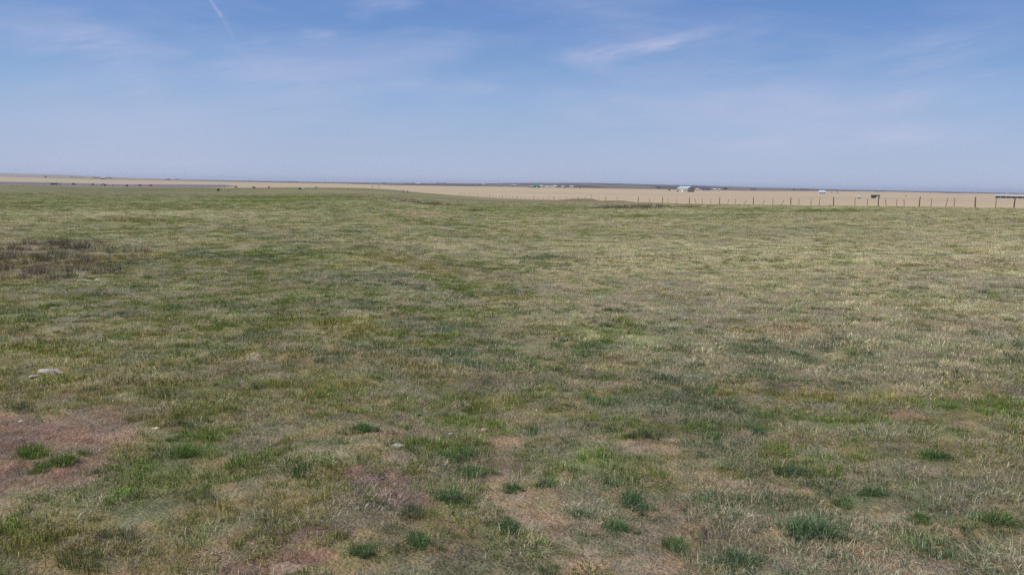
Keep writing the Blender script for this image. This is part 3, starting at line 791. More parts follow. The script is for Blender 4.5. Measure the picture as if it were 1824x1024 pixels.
TUFTS = [
    (1452, 950, 1.0, (0.084, 0.135, 0.069), 'large dense dark blue green grass tuft between sandy gaps at lower right'),
    (1128, 896, .66, (0.078, 0.131, 0.069), 'compact round blue green tuft below centre right of the tan soil'),
    (1094, 944, .62, (0.095, 0.144, 0.071), 'dark tuft directly below the compact round one'),
    (905, 940, .62, (0.089, 0.138, 0.067), 'wide low dark green tuft near the bottom middle'),
    (845, 845, .72, (0.095, 0.147, 0.057), 'green tuft just right of the reddish bare mound'),
    (800, 888, .80, (0.084, 0.138, 0.067), 'broad dark tuft right of the reddish soil hollow'),
    (975, 862, .55, (0.089, 0.140, 0.064), 'small dark tuft among tan ground in the lower middle'),
    (915, 872, .5, (0.089, 0.140, 0.064), 'smallest tuft in the sandy lower middle'),
    (800, 815, .6, (0.089, 0.140, 0.060), 'tuft beside the pale slab above the reddish hollow'),
    (1670, 815, .72, (0.084, 0.131, 0.055), 'upright dark tuft in the right foreground'),
    (1348, 770, .62, (0.081, 0.138, 0.069), 'dark tuft right of the blue grey grass patch'),
    (1420, 845, .66, (0.105, 0.147, 0.085), 'pale blue green tuft at right beside tan gaps'),
    (1640, 925, .5, (0.108, 0.150, 0.063), 'loose light tuft under the grey dead grass patch'),
    (1310, 1000, .72, (0.095, 0.135, 0.076), 'wispy blue green tuft at the bottom edge right of middle'),
    (1205, 975, .6, (0.097, 0.140, 0.069), 'loose tuft near the bottom edge in the middle'),
    (1775, 930, .85, (0.101, 0.144, 0.057), 'broad green tuft near the lower right corner'),
    (745, 965, .66, (0.092, 0.138, 0.063), 'tuft near the bottom left of middle beside reddish soil'),
    (640, 985, .55, (0.092, 0.138, 0.063), 'low tuft at the bottom right of the stone'),
    (330, 810, .8, (0.085, 0.130, 0.040), 'bright dark green tuft right of the bare reddish patch'),
    (645, 765, .7, (0.084, 0.140, 0.052), 'round green tuft above the reddish mound'),
    (60, 812, .95, (0.090, 0.130, 0.040), 'spreading green tuft growing inside the bare reddish patch'),
    (110, 825, .75, (0.094, 0.132, 0.042), 'second green tuft inside the bare reddish patch, on its right side'),
    (1560, 880, .55, (0.092, 0.138, 0.067), 'small dark tuft left of the grey dead grass'),
    (1500, 900, .5, (0.097, 0.140, 0.063), 'small tuft above the large dark tuft at lower right'),
]
for i, (px, py, s, c, lab) in enumerate(TUFTS):
    x, y = hit(px, py); V, F, cc = tuft_mesh(100 + i, c)
    V = V * np.array((s * random.uniform(.95, 1.35), s * random.uniform(.8, 1.1), s * 1.0))
    o = mesh_np('grass_tuft', V, F, M_TUFT, False, cc, 'blade')
    o.location = (x, y, hz(x, y)); o.rotation_euler.z = i * 1.7
    tag(o, lab, 'grass tuft', 'tufts of bunch grass in the foreground')

# ------------------------------------------------------------------ stones
def rock(px, py, wpx, hpx, c, seed, label, name='rock', group='loose stones in the grass', flat=.4, lumps=1, deep=None):
    x, y = hit(px, py); r = math.hypot(x, y); w = wpx / FPX * math.hypot(r, EYE) / 2
    rr = random.Random(seed); bm = bmesh.new()
    for k in range(lumps):
        g = bmesh.ops.create_icosphere(bm, subdivisions=4, radius=1)
        f = 1.0 if lumps == 1 else rr.uniform(.3, .6)
        ox = 0 if lumps == 1 else (k / (lumps - 1) - .5) * 2 * w * .8
        oy = 0 if lumps == 1 else rr.uniform(-.3, .3) * w
        sx, sy, sz = w * f, w * f * (deep or rr.uniform(.6, .9)), w * f * flat * (.42 if deep else 1)
        cuts = [(Vector((rr.uniform(-1, 1), rr.uniform(-1, 1), rr.uniform(-.4, 1))).normalized(), rr.uniform(.45, .8)) for _ in range(11)]
        for v in g['verts']:
            p = v.co.copy()
            for nrm, dd in cuts:
                q = p.dot(nrm)
                if q > dd: p -= nrm * (q - dd) * .9
            p *= 1 + .05 * math.sin(9 * p.x + seed) * math.cos(8 * p.y) + rr.uniform(-.012, .012)
            v.co = (p.x * sx + ox, p.y * sy + oy, p.z * sz + sz * .35)
    me = bpy.data.meshes.new(name); bm.to_mesh(me); bm.free()
    me.materials.append(plain_mat('stone_surface', c, .28, 40, .9))
    o = bpy.data.objects.new(name, me); link(o); o.location = (x, y, hz(x, y) - .006); o.rotation_euler.z = rr.uniform(-.3, .3)
    tag(o, label, 'rock', group)
    return o
PALE = (.40, .355, .28)
rock(86, 661, 66, 12, PALE, 1, 'long pale limestone slab in grass above the bare patch at left', flat=.34, deep=.36)
rock(62, 672, 20, 6, PALE, 2, 'small pale stone at the lower left tip of the long slab')
rock(708, 793, 26, 10, (.38, .355, .30), 3, 'pale flat slab beside the tan mound above the reddish hollow', flat=.3)
rock(861, 768, 15, 11, (.47, .35, .23), 4, 'round tan orange stone in the bright green weeds', flat=.8)
rock(956, 731, 9, 9, (.42, .38, .34), 5, 'small pinkish stone right of the bright green weeds', flat=.8)
rock(934, 649, 18, 6, PALE, 6, 'small pale flat stone in the middle of the near pasture')
rock(277, 763, 20, 7, (.50, .38, .26), 7, 'pale flat stone lying on the reddish bare patch', flat=.3)
rock(37, 751, 9, 4, (.55, .5, .42), 8, 'tiny pale stone near the top of the bare patch', flat=.5)
rock(135, 838, 6, 4, (.6, .56, .5), 9, 'tiny whitish stone below the tufts in the bare patch', flat=.6)
rock(64, 864, 12, 4, (.42, .31, .24), 10, 'small stone along the lower edge of the bare patch', flat=.5)
rock(704, 862, 6, 5, (.75, .70, .64), 11, 'tiny white stone in the reddish hollow', flat=.8)
rock(683, 857, 6, 6, (.12, .08, .07), 12, 'tiny dark clod in the reddish hollow', flat=.8)
rock(508, 1010, 20, 12, (.46, .36, .24), 13, 'tan angular stone on reddish soil at the bottom edge', flat=.6)
rock(152, 503, 24, 7, (.40, .35, .20), 14, 'yellowish stone below the dark brush at left', flat=.5)
rock(176, 501, 18, 5, (.34, .31, .19), 15, 'low lichen covered stone right of the yellowish one', flat=.4)
rock(98, 552, 14, 9, (.27, .23, .19), 16, 'grey brown knobbly stone left of the middle distance grass', flat=.8)
rock(802, 773, 16, 7, (.42, .38, .30), 17, 'dull pale stone left of the round tan stone', flat=.4)
rock(290, 500, 12, 3, PALE, 18, 'thin pale stone in the left middle distance')
rock(402, 492, 6, 4, (.35, .10, .07), 19, 'tiny reddish stone in the left middle distance', flat=.7)
rock(533, 490, 10, 4, (.10, .09, .07), 20, 'tiny dark clod right of the reddish stone')

def dirt_mound(px, py, wpx, deep, hgt, c, seed, label):
    x, y = hit(px, py); r = math.hypot(x, y); w = wpx / FPX * math.hypot(r, EYE) / 2
    n = 46; g = np.linspace(-1.25, 1.25, n); X, Y = np.meshgrid(g, g, indexing='ij')
    wob = (fbm(X * 2 + seed, Y * 2, 4, seed) - .5) * .9
    d = np.sqrt(X * X + Y * Y) + wob
    Z = hgt * (1 - sst(d, .15, 1.05)) + (fbm(X * 9 + seed, Y * 9, 4, seed + 1) - .5) * hgt * .55 * (1 - sst(d, .6, 1.15)) - .012
    wx_, wy_ = x + X * w, y + Y * w * deep
    zz = height(wx_.ravel(), wy_.ravel()) - hz(x, y)
    V = np.stack([(X * w).ravel(), (Y * w * deep).ravel(), zz + Z.ravel()], 1)
    a = (np.arange(n - 1)[:, None] * n + np.arange(n - 1)[None, :]).ravel()
    keep = (Z.ravel()[a] > -.011) | (Z.ravel()[a + n + 1] > -.011)
    a = a[keep]; F = np.stack([a, a + n, a + n + 1, a + 1], 1)
    o = mesh_np('dirt_mound', V, F, plain_mat('loose_dirt', c, .25, 30, .95), False); o.location = (x, y, hz(x, y))
    tag(o, label, 'dirt mound', 'small mounds of loose dirt')
dirt_mound(450, 635, 62, 1.0, .022, (.42, .33, .22), 3, 'small tan dirt mound alone in the green grass left of centre')
dirt_mound(714, 812, 100, .7, .010, (.36, .27, .18), 5, 'tan dirt mound directly behind the reddish hollow near the bottom middle')
dirt_mound(660, 850, 90, .9, .012, (.245, .175, .145), 8, 'low pinkish brown crumbly mound at the left of the reddish hollow')
dirt_mound(505, 1012, 110, .8, .018, (.26, .18, .13), 12, 'reddish brown dirt mound at the bottom edge left of centre')

# ------------------------------------------------------------------ fences
M_POST = plain_mat('weathered_wood', (.15, .115, .09), .3, 6, .9)
M_POSTL = plain_mat('grey_wood', (.21, .165, .13), .3, 6, .9)
M_WIRE = plain_mat('rusty_wire', (.16, .12, .10), .2, 6, .6)
def post_mesh(h, r, seed):
    """round wooden post, slightly bent, chamfered top"""
    rr = random.Random(seed); bm = bmesh.new(); n = 10; rings = []
    lv = [(-.3, 1.05), (0, 1.03), (h * .35, 1.0), (h * .7, .96), (h - .03, .93), (h, .72)]
    bx, by = rr.uniform(-.03, .03), rr.uniform(-.03, .03)
    for z, k in lv:
        t = max(z, 0) / h
        rings.append([bm.verts.new((math.cos(a) * r * k * (1 + .06 * math.sin(3 * a + seed)) + bx * math.sin(t * 3), math.sin(a) * r * k + by * math.sin(t * 3), z)) for a in [2 * math.pi * i / n for i in range(n)]])
    for a, b in zip(rings, rings[1:]):
        for i in range(n): bm.faces.new((a[i], a[(i + 1) % n], b[(i + 1) % n], b[i]))
    bm.faces.new(rings[-1])
    me = bpy.data.meshes.new('post'); bm.to_mesh(me); bm.free()
    return me
def tube(name, pts_list, rad, mat, parent=None):
    V, F = [], []; n = 5
    for pts in pts_list:
        for i, p in enumerate(pts):
            a = Vector(pts[max(i - 1, 0)]); b = Vector(pts[min(i + 1, len(pts) - 1)]); t = (b - a).normalized()
            s = t.cross(Vector((0, 0, 1))); s = s.normalized() if s.length > 1e-4 else Vector((1, 0, 0)); u = s.cross(t)
            base = len(V)
            for k in range(n):
                q = Vector(p) + (s * math.cos(2 * math.pi * k / n) + u * math.sin(2 * math.pi * k / n)) * rad
                V.append(q[:])
            if i:
                for k in range(n): F.append((base - n + k, base - n + (k + 1) % n, base + (k + 1) % n, base + k))
    return mesh_np(name, V, F, mat, True, parent=parent)
THICK = {1485, 1565, 1638, 1738, 1807, 1409, 1342, 1282, 1228, 1180, 1137}
PX = [1099, 1137, 1157, 1180, 1190, 1205, 1228, 1240, 1251, 1266, 1282, 1296, 1310, 1325, 1342, 1358, 1377, 1392, 1409, 1423, 1445, 1460, 1485, 1523, 1545, 1565,
      1579, 1598, 1611, 1638, 1659, 1685, 1700, 1738, 1774, 1807, 1870, 1940]
LEAN = {1296: .25, 1325: .5, 1358: .45, 1392: .4, 1611: -.1, 1240: -.3, 1685: .15, 1579: -.2}
ox, oy = fence_pt(1807)
fence = empty('wire_fence', (ox, oy, hz(ox, oy)))
tag(fence, 'long wire fence with uneven wooden posts along the stubble field at right', 'fence')
F0 = Vector(fence.location)
pm = {True: post_mesh(1.42, .085, 1), False: post_mesh(1.25, .048, 2)}
pm[True].materials.append(M_POST); pm[False].materials.append(M_POSTL)
tops = []
def add_post(x, y, thick, lean=0.0, hscale=1.0):
    o = bpy.data.objects.new('post', pm[thick]); link(o, fence)
    z = hz(x, y); o.location = Vector((x, y, z)) - F0
    o.rotation_euler = (random.uniform(-.05, .05), lean + random.uniform(-.04, .04), random.uniform(0, 3)) if not lean else (0, lean, 0)
    o.scale = (1, 1, hscale)
    tops.append((x, y, z))
    if lean: o['label'] = 'leaning grey post'
for px in PX:
    x, y = fence_pt(px)
    add_post(x, y, px in THICK, LEAN.get(px, 0), 1.0 if px in THICK else random.uniform(.85, 1.05))
x, y = fence_pt(1099); d = Vector(fence_pt(900)) - Vector((x, y)); L = d.length; d.normalize()
s = 9.0; k = 0
while s < L + 120 and k < 58:
    qx, qy = x + d.x * s, y + d.y * s
    add_post(qx, qy, k % 4 == 0, 0, random.uniform(.85, 1.1)); s += random.uniform(5.2, 7.4); k += 1
tops.sort(key=lambda t: t[1])
for hh in (1.18, .88, .58):
    pts = []
    for (x0, y0, z0), (x1, y1, z1) in zip(tops, tops[1:]):
        pts.append((x0 - F0.x, y0 - F0.y, z0 + hh - F0.z))
        pts.append(((x0 + x1) / 2 - F0.x, (y0 + y1) / 2 - F0.y, (z0 + z1) / 2 + hh - F0.z - .03))
    tube('wire', [pts], .007, M_WIRE, fence)
# far fence at the left end of the pasture
fx, fy = on_edge(200, 3)
fence2 = empty('far_wire_fence', (fx, fy, hz(fx, fy)))
tag(fence2, 'faint distant wire fence between the grazing cattle and the ploughed strip at left', 'fence')
G0 = Vector(fence2.location); tp = []
for px in range(-30, 470, 10):
    a = az_of(px, 331); r = float(Redge(a)) + 2; x, y = math.sin(a) * r, math.cos(a) * r
    o = bpy.data.objects.new('post', pm[px % 40 == 0]); link(o, fence2); o.location = Vector((x, y, hz(x, y))) - G0
    tp.append((x - G0.x, y - G0.y, hz(x, y) - G0.z))
for hh in (1.1, .7):
    tube('wire', [[(a, b, c + hh) for a, b, c in tp]], .007, M_WIRE, fence2)
# two stout gate posts where the fence meets the crest
for px, py, hh, lab in ((718, 343, 1.0, 'left of two stout dark posts standing at the field corner'), (726, 343.5, .85, 'right, shorter post of the two at the field corner')):
    x, y = hit(px, py); me = post_mesh(1.5 * hh, .2, px); me.materials.append(M_POST)
    o = bpy.data.objects.new('gate_post', me); link(o); o.location = (x, y, hz(x, y)); tag(o, lab, 'post', 'gate posts')

# ------------------------------------------------------------------ cattle
def hide_mat(name, c1, c2=None, cover=.5):
    m, N = new_mat(name)
    t = N.node('ShaderNodeTexCoord').outputs['Object']
    if c2 is None: return finish(m, N, N.mix(N.noise(t, 8, 4), col4([v * .8 for v in c1]), col4(c1)), .7)
    f = N.ss(N.noise(t, 1.3, 3, .5), cover - .02, cover + .02)
    return finish(m, N, N.mix(f, col4(c1), col4(c2)), .7)
HIDES = {'black': hide_mat('black_hide', (.018, .015, .014)), 'pied': hide_mat('black_and_white_hide', (.02, .017, .016), (.68, .64, .58), .47),
         'cream': hide_mat('cream_hide', (.52, .46, .33)), 'white': hide_mat('white_hide', (.72, .69, .62)), 'brown': hide_mat('brown_hide', (.13, .075, .05))}
def cow_mesh(graze, seed):
    me = bpy.data.meshes.new('cow_skeleton')
    V, E, Rr = [], [], []
    def v(p, r): V.append(p); Rr.append(r); return len(V) - 1
    def e(a, b): E.append((a, b))
    pel = v((-.75, 0, 1.10), (.27, .30)); mid = v((-.25, 0, 1.02), (.33, .40)); ch = v((.30, 0, 1.02), (.30, .40)); wi = v((.62, 0, 1.10), (.24, .32))
    e(pel, mid); e(mid, ch); e(ch, wi)
    if graze: nk = v((.95, 0, .82), (.14, .19)); hd = v((1.18, 0, .42), (.115, .14)); mz = v((1.26, 0, .12), (.08, .09))
    else: nk = v((.92, 0, 1.28), (.14, .20)); hd = v((1.18, 0, 1.45), (.12, .14)); mz = v((1.46, 0, 1.30), (.08, .09))
    e(wi, nk); e(nk, hd); e(hd, mz)
    for s in (-1, 1):
        er = v((hd and V[hd][0] - .05, s * .22, V[hd][2] + .08), (.035, .05)); e(hd, er)
        hip = v((-.78, s * .19, .85), (.14, .19)); st = v((-.62, s * .20, .62), (.09, .11)); hk = v((-.90, s * .20, .42), (.055, .065)); ft = v((-.82 + .1 * s, s * .20, .04), (.05, .06))
        e(pel, hip); e(hip, st); e(st, hk); e(hk, ft)
        sh = v((.48, s * .18, .76), (.12, .16)); kn = v((.50 + .05 * s, s * .18, .40), (.06, .065)); ff = v((.52 + .08 * s, s * .18, .04), (.05, .06))
        e(ch, sh); e(sh, kn); e(kn, ff)
    t1 = v((-1.02, 0, 1.18), (.05, .05)); t2 = v((-1.10, 0, .85), (.03, .03)); t3 = v((-1.11, 0, .5), (.05, .05)); e(pel, t1); e(t1, t2); e(t2, t3)
    me.from_pydata([tuple(p) for p in V], E, [])
    o = bpy.data.objects.new('cow_skeleton', me); C.objects.link(o)
    sk = o.modifiers.new('skin', 'SKIN')
    if not me.skin_vertices: me.skin_vertices.new()
    for i, r in enumerate(Rr): me.skin_vertices[0].data[i].radius = r
    me.skin_vertices[0].data[0].use_root = True
    ss_ = o.modifiers.new('sub', 'SUBSURF'); ss_.levels = 1; ss_.render_levels = 1
    bpy.context.view_layer.update()
    dg = bpy.context.evaluated_depsgraph_get()
    out = bpy.data.meshes.new_from_object(o.evaluated_get(dg))
    bpy.data.objects.remove(o)
    for p in out.polygons: p.use_smooth = True
    out.materials.clear()
    return out
CM = {g: cow_mesh(g, 1) for g in (True, False)}
cache = {}
def cow(px, py, hide, graze, rz, label, s=1.0, xy=None):
    k = (hide, graze)
    if k not in cache:
        m = CM[graze].copy(); m.name = 'cow'; m.materials.append(HIDES[hide]); cache[k] = m
    o = bpy.data.objects.new('cow', cache[k]); link(o)
    x, y = hit(px, py) if xy is None else xy
    o.location = (x, y, hz(x, y) - .02); o.rotation_euler = (0, 0, rz); o.scale = (s, s, s)
    tag(o, label, 'cow', 'cattle grazing in the distance')
COWS = [
    (93, 330.4, 'black', True, 1.2, 'black cow grazing leftmost of the herd in front of the ploughed strip', 1.2),
    (99, 330.2, 'black', False, .2, 'black cow standing just right of the leftmost grazing one', 1.2),
    (106, 330.3, 'pied', False, 2.9, 'dark cow with pale patches facing left beside the leftmost pair', 1.2),
    (131, 330.2, 'black', True, .1, 'dark cow grazing head down alone before the fence, fourth from left', 1.2),
    (165, 331, 'black', False, 1.4, 'black cow seen end on in the gap between two groups at left', 1.2),
    (181, 331, 'pied', False, .4, 'black and white cow behind a black one in the left group', 1.2),
    (187, 332, 'black', True, -.6, 'black cow grazing in front of the black and white one', 1.2),
    (198, 332, 'cream', False, 3.0, 'pale cream cow right of the black and white one', 1.2),
    (226, 333.2, 'black', False, 1.5, 'large black cow alone, facing away, right of the pale cow', 1.2),
    (249, 332.6, 'brown', True, 1.0, 'brown cow grazing at the edge of the ploughed strip', 1.2),
    (268, 332.8, 'brown', False, .2, 'brown cow standing broadside at the edge of the ploughed strip', 1.2),
    (389, 341.5, 'black', False, 1.45, 'nearest black cow, left of the two cream ones', .8),
    (399, 340.6, 'cream', True, 2.2, 'cream calf grazing right of the nearest black cow', .55),
    (406, 340.8, 'cream', False, .5, 'cream calf standing right of the grazing cream one', .55),
    (420, 335.6, 'brown', True, .2, 'dark brown cow grazing beyond the cream pair'),
    (452, 336.4, 'black', True, .2, 'black cow grazing alone between the cream pair and the white cow'),
    (479, 336, 'black', True, 1.4, 'small dark cow further off, left of the white cow'),
    (534, 339, 'black', True, 3.0, 'black cow grazing against the white cow', .75),
    (541, 338.6, 'white', False, .1, 'white faced pale cow beside the grazing black one', .75),
    (562, 336.4, 'pied', False, .2, 'black and white cow right of the white cow'),
    (618, 338.4, 'cream', True, .1, 'pale cow grazing alone, rightmost in the green pasture', .7),
    (663, 333.6, 'brown', True, .1, 'left of two tiny dark cattle out on the tan field'),
    (674, 333.4, 'brown', False, .1, 'right of two tiny dark cattle out on the tan field'),
]
for c in COWS: cow(*c)

# ------------------------------------------------------------------ buildings
def paint(name, c, metallic=0.0, rough=.6): return plain_mat(name, c, .08, .5, rough, metallic)
MB = {}
def pmat(c, rough=.6):
    k = (c, rough)
    if k not in MB: MB[k] = paint('painted_siding', c, 0, rough)
    return MB[k]
def box_bm(bm, x0, x1, y0, y1, z0, z1):
    vs = [bm.verts.new(p) for p in ((x0, y0, z0), (x1, y0, z0), (x1, y1, z0), (x0, y1, z0), (x0, y0, z1), (x1, y0, z1), (x1, y1, z1), (x0, y1, z1))]
    for f in ((0, 3, 2, 1), (4, 5, 6, 7), (0, 1, 5, 4), (1, 2, 6, 5), (2, 3, 7, 6), (3, 0, 4, 7)): bm.faces.new([vs[i] for i in f])
def bm_obj(name, bm, mat, parent):
    me = bpy.data.meshes.new(name); bm.to_mesh(me); bm.free(); me.materials.append(mat)
    o = bpy.data.objects.new(name, me); return link(o, parent)
DARK = (.03, .03, .035)
def building(px, py, W_, D_, H_, rh, wall, roof, rz, label, cat, name='farm_building', doors=1, wins=2, open_front=False, chimney=False, group='farm buildings on the plain'):
    """gable building W_ along x (ridge), D_ deep; front is -y"""
    x, y = hit(px, py); e = empty(name, (x, y, hz(x, y) - .1), rz - math.atan2(x, y))
    tag(e, label, cat, group)
    hw, hd = W_ / 2, D_ / 2
    bm = bmesh.new()
    front = [(-hw, -hd)] ; 
    def quad(*p): bm.faces.new([bm.verts.new(q) for q in p])
    quad((-hw, hd, 0), (hw, hd, 0), (hw, hd, H_), (-hw, hd, H_))
    if open_front:
        n = max(3, int(W_ // 5))
        for i in range(n + 1):
            xx = -hw + W_ * i / n; box_bm(bm, xx - .12, xx + .12, -hd, -hd + .25, 0, H_)
    else: quad((-hw, -hd, 0), (hw, -hd, 0), (hw, -hd, H_), (-hw, -hd, H_))
    for s in (-1, 1): bm.faces.new([bm.verts.new(q) for q in ((s * hw, -hd, 0), (s * hw, hd, 0), (s * hw, hd, H_), (s * hw, 0, H_ + rh), (s * hw, -hd, H_))])
    bm_obj('wall', bm, pmat(wall), e)
    bm = bmesh.new(); o_ = .35; t = .12
    for s in (-1, 1):
        k = rh / hd; za = H_ - k * o_; ya = s * (hd + o_)
        pts = [(-hw - o_, ya, za), (hw + o_, ya, za), (hw + o_, 0, H_ + rh), (-hw - o_, 0, H_ + rh)]
        lo = [bm.verts.new((p[0], p[1], p[2] + .01)) for p in pts]; hi = [bm.verts.new((p[0], p[1], p[2] + t)) for p in pts]
        bm.faces.new(lo); bm.faces.new(hi)
        for i in range(4): bm.faces.new((lo[i], lo[(i + 1) % 4], hi[(i + 1) % 4], hi[i]))
    rf = bm_obj('roof', bm, pmat(roof, .4), e)
    if chimney:
        bm = bmesh.new(); box_bm(bm, hw * .4, hw * .4 + .6, -.3, .3, H_ + rh * .6, H_ + rh + .8); bm_obj('chimney', bm, pmat((.25, .12, .09)), rf)
    if not open_front:
        slots = doors + wins; k = 0
        for i in range(slots):
            cx = -hw + W_ * (i + .5) / slots
            if i == slots // 2 and doors:
                bm = bmesh.new(); dw = min(3.2 if cat != 'house' else 1.0, W_ * .3); dh = min(H_ * .8, 3.4 if cat != 'house' else 2.1)
                box_bm(bm, cx - dw / 2, cx + dw / 2, -hd - .06, -hd - .003, 0, dh); bm_obj('door', bm, pmat((.65, .64, .60) if sum(wall) < 1.5 else (.2, .2, .22)), e)
            else:
                bm = bmesh.new(); box_bm(bm, cx - .6, cx + .6, -hd - .05, -hd - .003, H_ * .4, H_ * .4 + 1.0); bm_obj('window', bm, pmat(DARK, .2), e)
    return e
WHT = (.52, .52, .51); TANW = (.36, .32, .25); MET = (.40, .46, .53)
building(1221, 342, 19, 13, 4.3, 3.3, TANW, MET, -.75, 'large tan barn with bright metal roof, tallest building on the plain', 'barn', 'barn', 1, 2)
building(1242, 339.5, 6, 5, 2.6, 1.2, WHT, (.6, .58, .6), 0, 'small white shed just right of the large barn', 'shed', 'shed')
building(1257, 340.2, 15, 8, 2.4, 2.2, WHT, (.06, .07, .085), .1, 'long white house with dark roof right of the large barn', 'house', 'house', chimney=True)
building(1273, 339.8, 6, 6, 2.8, 1.4, (.62, .55, .50), (.6, .55, .52), 0, 'pale pinkish shed right of the dark roofed house', 'shed', 'shed')
building(1281, 340.2, 5, 5, 2.6, 1.2, WHT, WHT, 0, 'small white shed at the right end of the barn cluster', 'shed', 'shed')
building(1464, 346, 8, 7, 3.0, 1.8, WHT, (.55, .62, .72), .1, 'white house with pale blue roof alone right of centre', 'house', 'house')
building(1802, 353.2, 32, 10, 2.4, 1.2, WHT, (.50, .50, .53), .0, 'long low open fronted cattle shed with white roof at the right edge', 'shed', 'long_shed', open_front=True)
building(1793, 346.8, 7, 5, 2.4, 1.0, (.3, .3, .32), WHT, 0, 'small grey hut behind the long shed at the right edge', 'shed', 'shed')
building(1559, 353, 6.2, 4, 2.0, .7, (.05, .045, .04), (.09, .08, .07), .1, 'low dark weathered shed beyond the fence at right', 'shed', 'shed', wins=1)
building(956, 334.6, 12, 9, 3.6, 2.4, (.08, .20, .15), (.05, .22, .17), 0, 'green farm building among white ones in the centre distance', 'farm building')
building(946, 334.6, 9, 8, 2.6, 1.5, (.40, .22, .18), (.35, .3, .28), 0, 'reddish shed left of the green farm building', 'shed', 'shed')
building(963, 334.2, 9, 8, 3.6, 1.6, (.60, .60, .56), (.62, .62, .60), 0, 'pale building touching the right of the green one', 'farm building')
building(979, 334.4, 22, 8, 2.4, 1.2, (.66, .64, .56), (.66, .66, .60), 0, 'long low cream shed right of the green building', 'shed', 'shed')
building(989, 334.4, 7, 7, 3.6, 1.8, (.62, .60, .50), (.55, .55, .48), 0, 'taller cream building at the end of the long cream shed', 'farm building')
building(1003, 334.6, 8, 7, 2.8, 1.4, WHT, (.6, .6, .62), 0, 'white shed left of the dark one in the centre distance', 'shed', 'shed')
building(1006, 335, 4, 4, 2.4, .8, (.06, .06, .07), (.1, .1, .1), 0, 'tiny dark shed between two white ones in the centre distance', 'shed', 'shed', wins=1)
building(1018, 335, 8, 7, 3.8, 1.6, (.64, .64, .62), (.5, .5, .5), 0, 'white building rightmost of the centre cluster', 'farm building')
building(913, 332.6, 6, 6, 4.0, 1.2, WHT, WHT, 0, 'white hut left of two in the centre left distance', 'hut', 'hut')
building(918, 332.6, 6, 6, 3.6, 1.2, WHT, WHT, 0, 'white hut right of two in the centre left distance', 'hut', 'hut')
building(892, 332.4, 7, 6, 3.6, 1.4, (.32, .24, .20), (.3, .25, .22), 0, 'brown hut left of the two white huts', 'hut', 'hut')
building(861, 331, 8, 7, 4, 1.6, WHT, WHT, 0, 'lone white farmhouse on the plain left of the huts', 'house', 'house')
building(744, 330.2, 10, 8, 4, 1.6, (.66, .62, .55), WHT, 0, 'pale farmhouse beside a dark row of trees left of centre', 'house', 'house')
building(184, 319.6, 16, 10, 5, 2.5, WHT, WHT, 0, 'white farm building among dark trees on the far left horizon', 'farm building')
building(316, 320.4, 22, 12, 6, 3, (.55, .58, .62), (.45, .5, .58), 0, 'grey blue farm building on the left skyline', 'farm building')

# white water tank trailer near the dark shed, and small field machinery
def tank(px, py, label):
    x, y = hit(px, py); e = empty('water_tank', (x, y, hz(x, y)), -math.atan2(x, y)); tag(e, label, 'water tank')
    bm = bmesh.new(); n = 16
    prof = [(-1.4, .35), (-1.3, .6), (-1.1, .72), (1.1, .72), (1.3, .6), (1.4, .35)]
    rings = [[bm.verts.new((px_, math.cos(a) * r, 1.15 + math.sin(a) * r)) for a in [2 * math.pi * i / n for i in range(n)]] for px_, r in prof]
    for a, b in zip(rings, rings[1:]):
        for i in range(n): bm.faces.new((a[i], a[(i + 1) % n], b[(i + 1) % n], b[i]))
    bm.faces.new(rings[0]); bm.faces.new(rings[-1])
    bm_obj('tank', bm, pmat(WHT), e)
    bm = bmesh.new(); box_bm(bm, -1.3, 1.3, -.5, .5, .32, .46); box_bm(bm, 1.3, 2.1, -.06, .06, .34, .44); bm_obj('chassis', bm, pmat(DARK), e)
    for s in (-1, 1):
        bm = bmesh.new(); g = bmesh.ops.create_cone(bm, cap_ends=True, segments=18, radius1=.36, radius2=.36, depth=.2, matrix=Matrix.Translation((0, s * .65, .36)) @ Matrix.Rotation(math.pi / 2, 4, 'X'))
        bm_obj('wheel', bm, pmat(DARK), e)
tank(1530, 354, 'small white water tank trailer on the tan field beyond the fence')

# ------------------------------------------------------------------ distant trees
def leaf_mat(name, c):
    m, N = new_mat(name)
    t = N.node('ShaderNodeTexCoord').outputs['Object']
    return finish(m, N, N.mix(N.ss(N.noise(t, .6, 4), .35, .65), col4([v * .6 for v in c]), col4([v * 1.4 for v in c])), .9, None, .1)
M_LEAF = leaf_mat('spring_twigs', (.050, .046, .038)); M_BARK = plain_mat('bark', (.08, .065, .05), .3, 5)
def crown(rng, W_, D_, H_, n, low=.15):
    """many small leaf clusters through an uneven crown volume"""
    V = []
    lobes = [(rng.uniform(-.5, .5) * W_, rng.uniform(-.5, .5) * D_, rng.uniform(.35, .85) * H_, rng.uniform(.18, .32) * min(H_, W_ + D_)) for _ in range(max(5, int(W_ / H_ * 7)))]
    for k in range(n):
        lx, ly, lz, lr = lobes[k % len(lobes)]
        p = Vector(rng.normal(0, 1, 3)).normalized() * lr * (rng.random() ** .4)
        c = Vector((lx, ly, lz)) + p
        if c.z < low * H_: c.z = low * H_ + rng.random() * .2 * H_
        s = H_ * rng.uniform(.03, .07); a = Vector(rng.normal(0, 1, 3)).normalized(); b = a.orthogonal().normalized(); d = a.cross(b)
        V += [c + b * s, c - b * s * .6 + d * s * .8, c - b * s * .6 - d * s * .8]
    V = np.array([v[:] for v in V]); F = np.arange(len(V)).reshape(-1, 3)
    return V, F
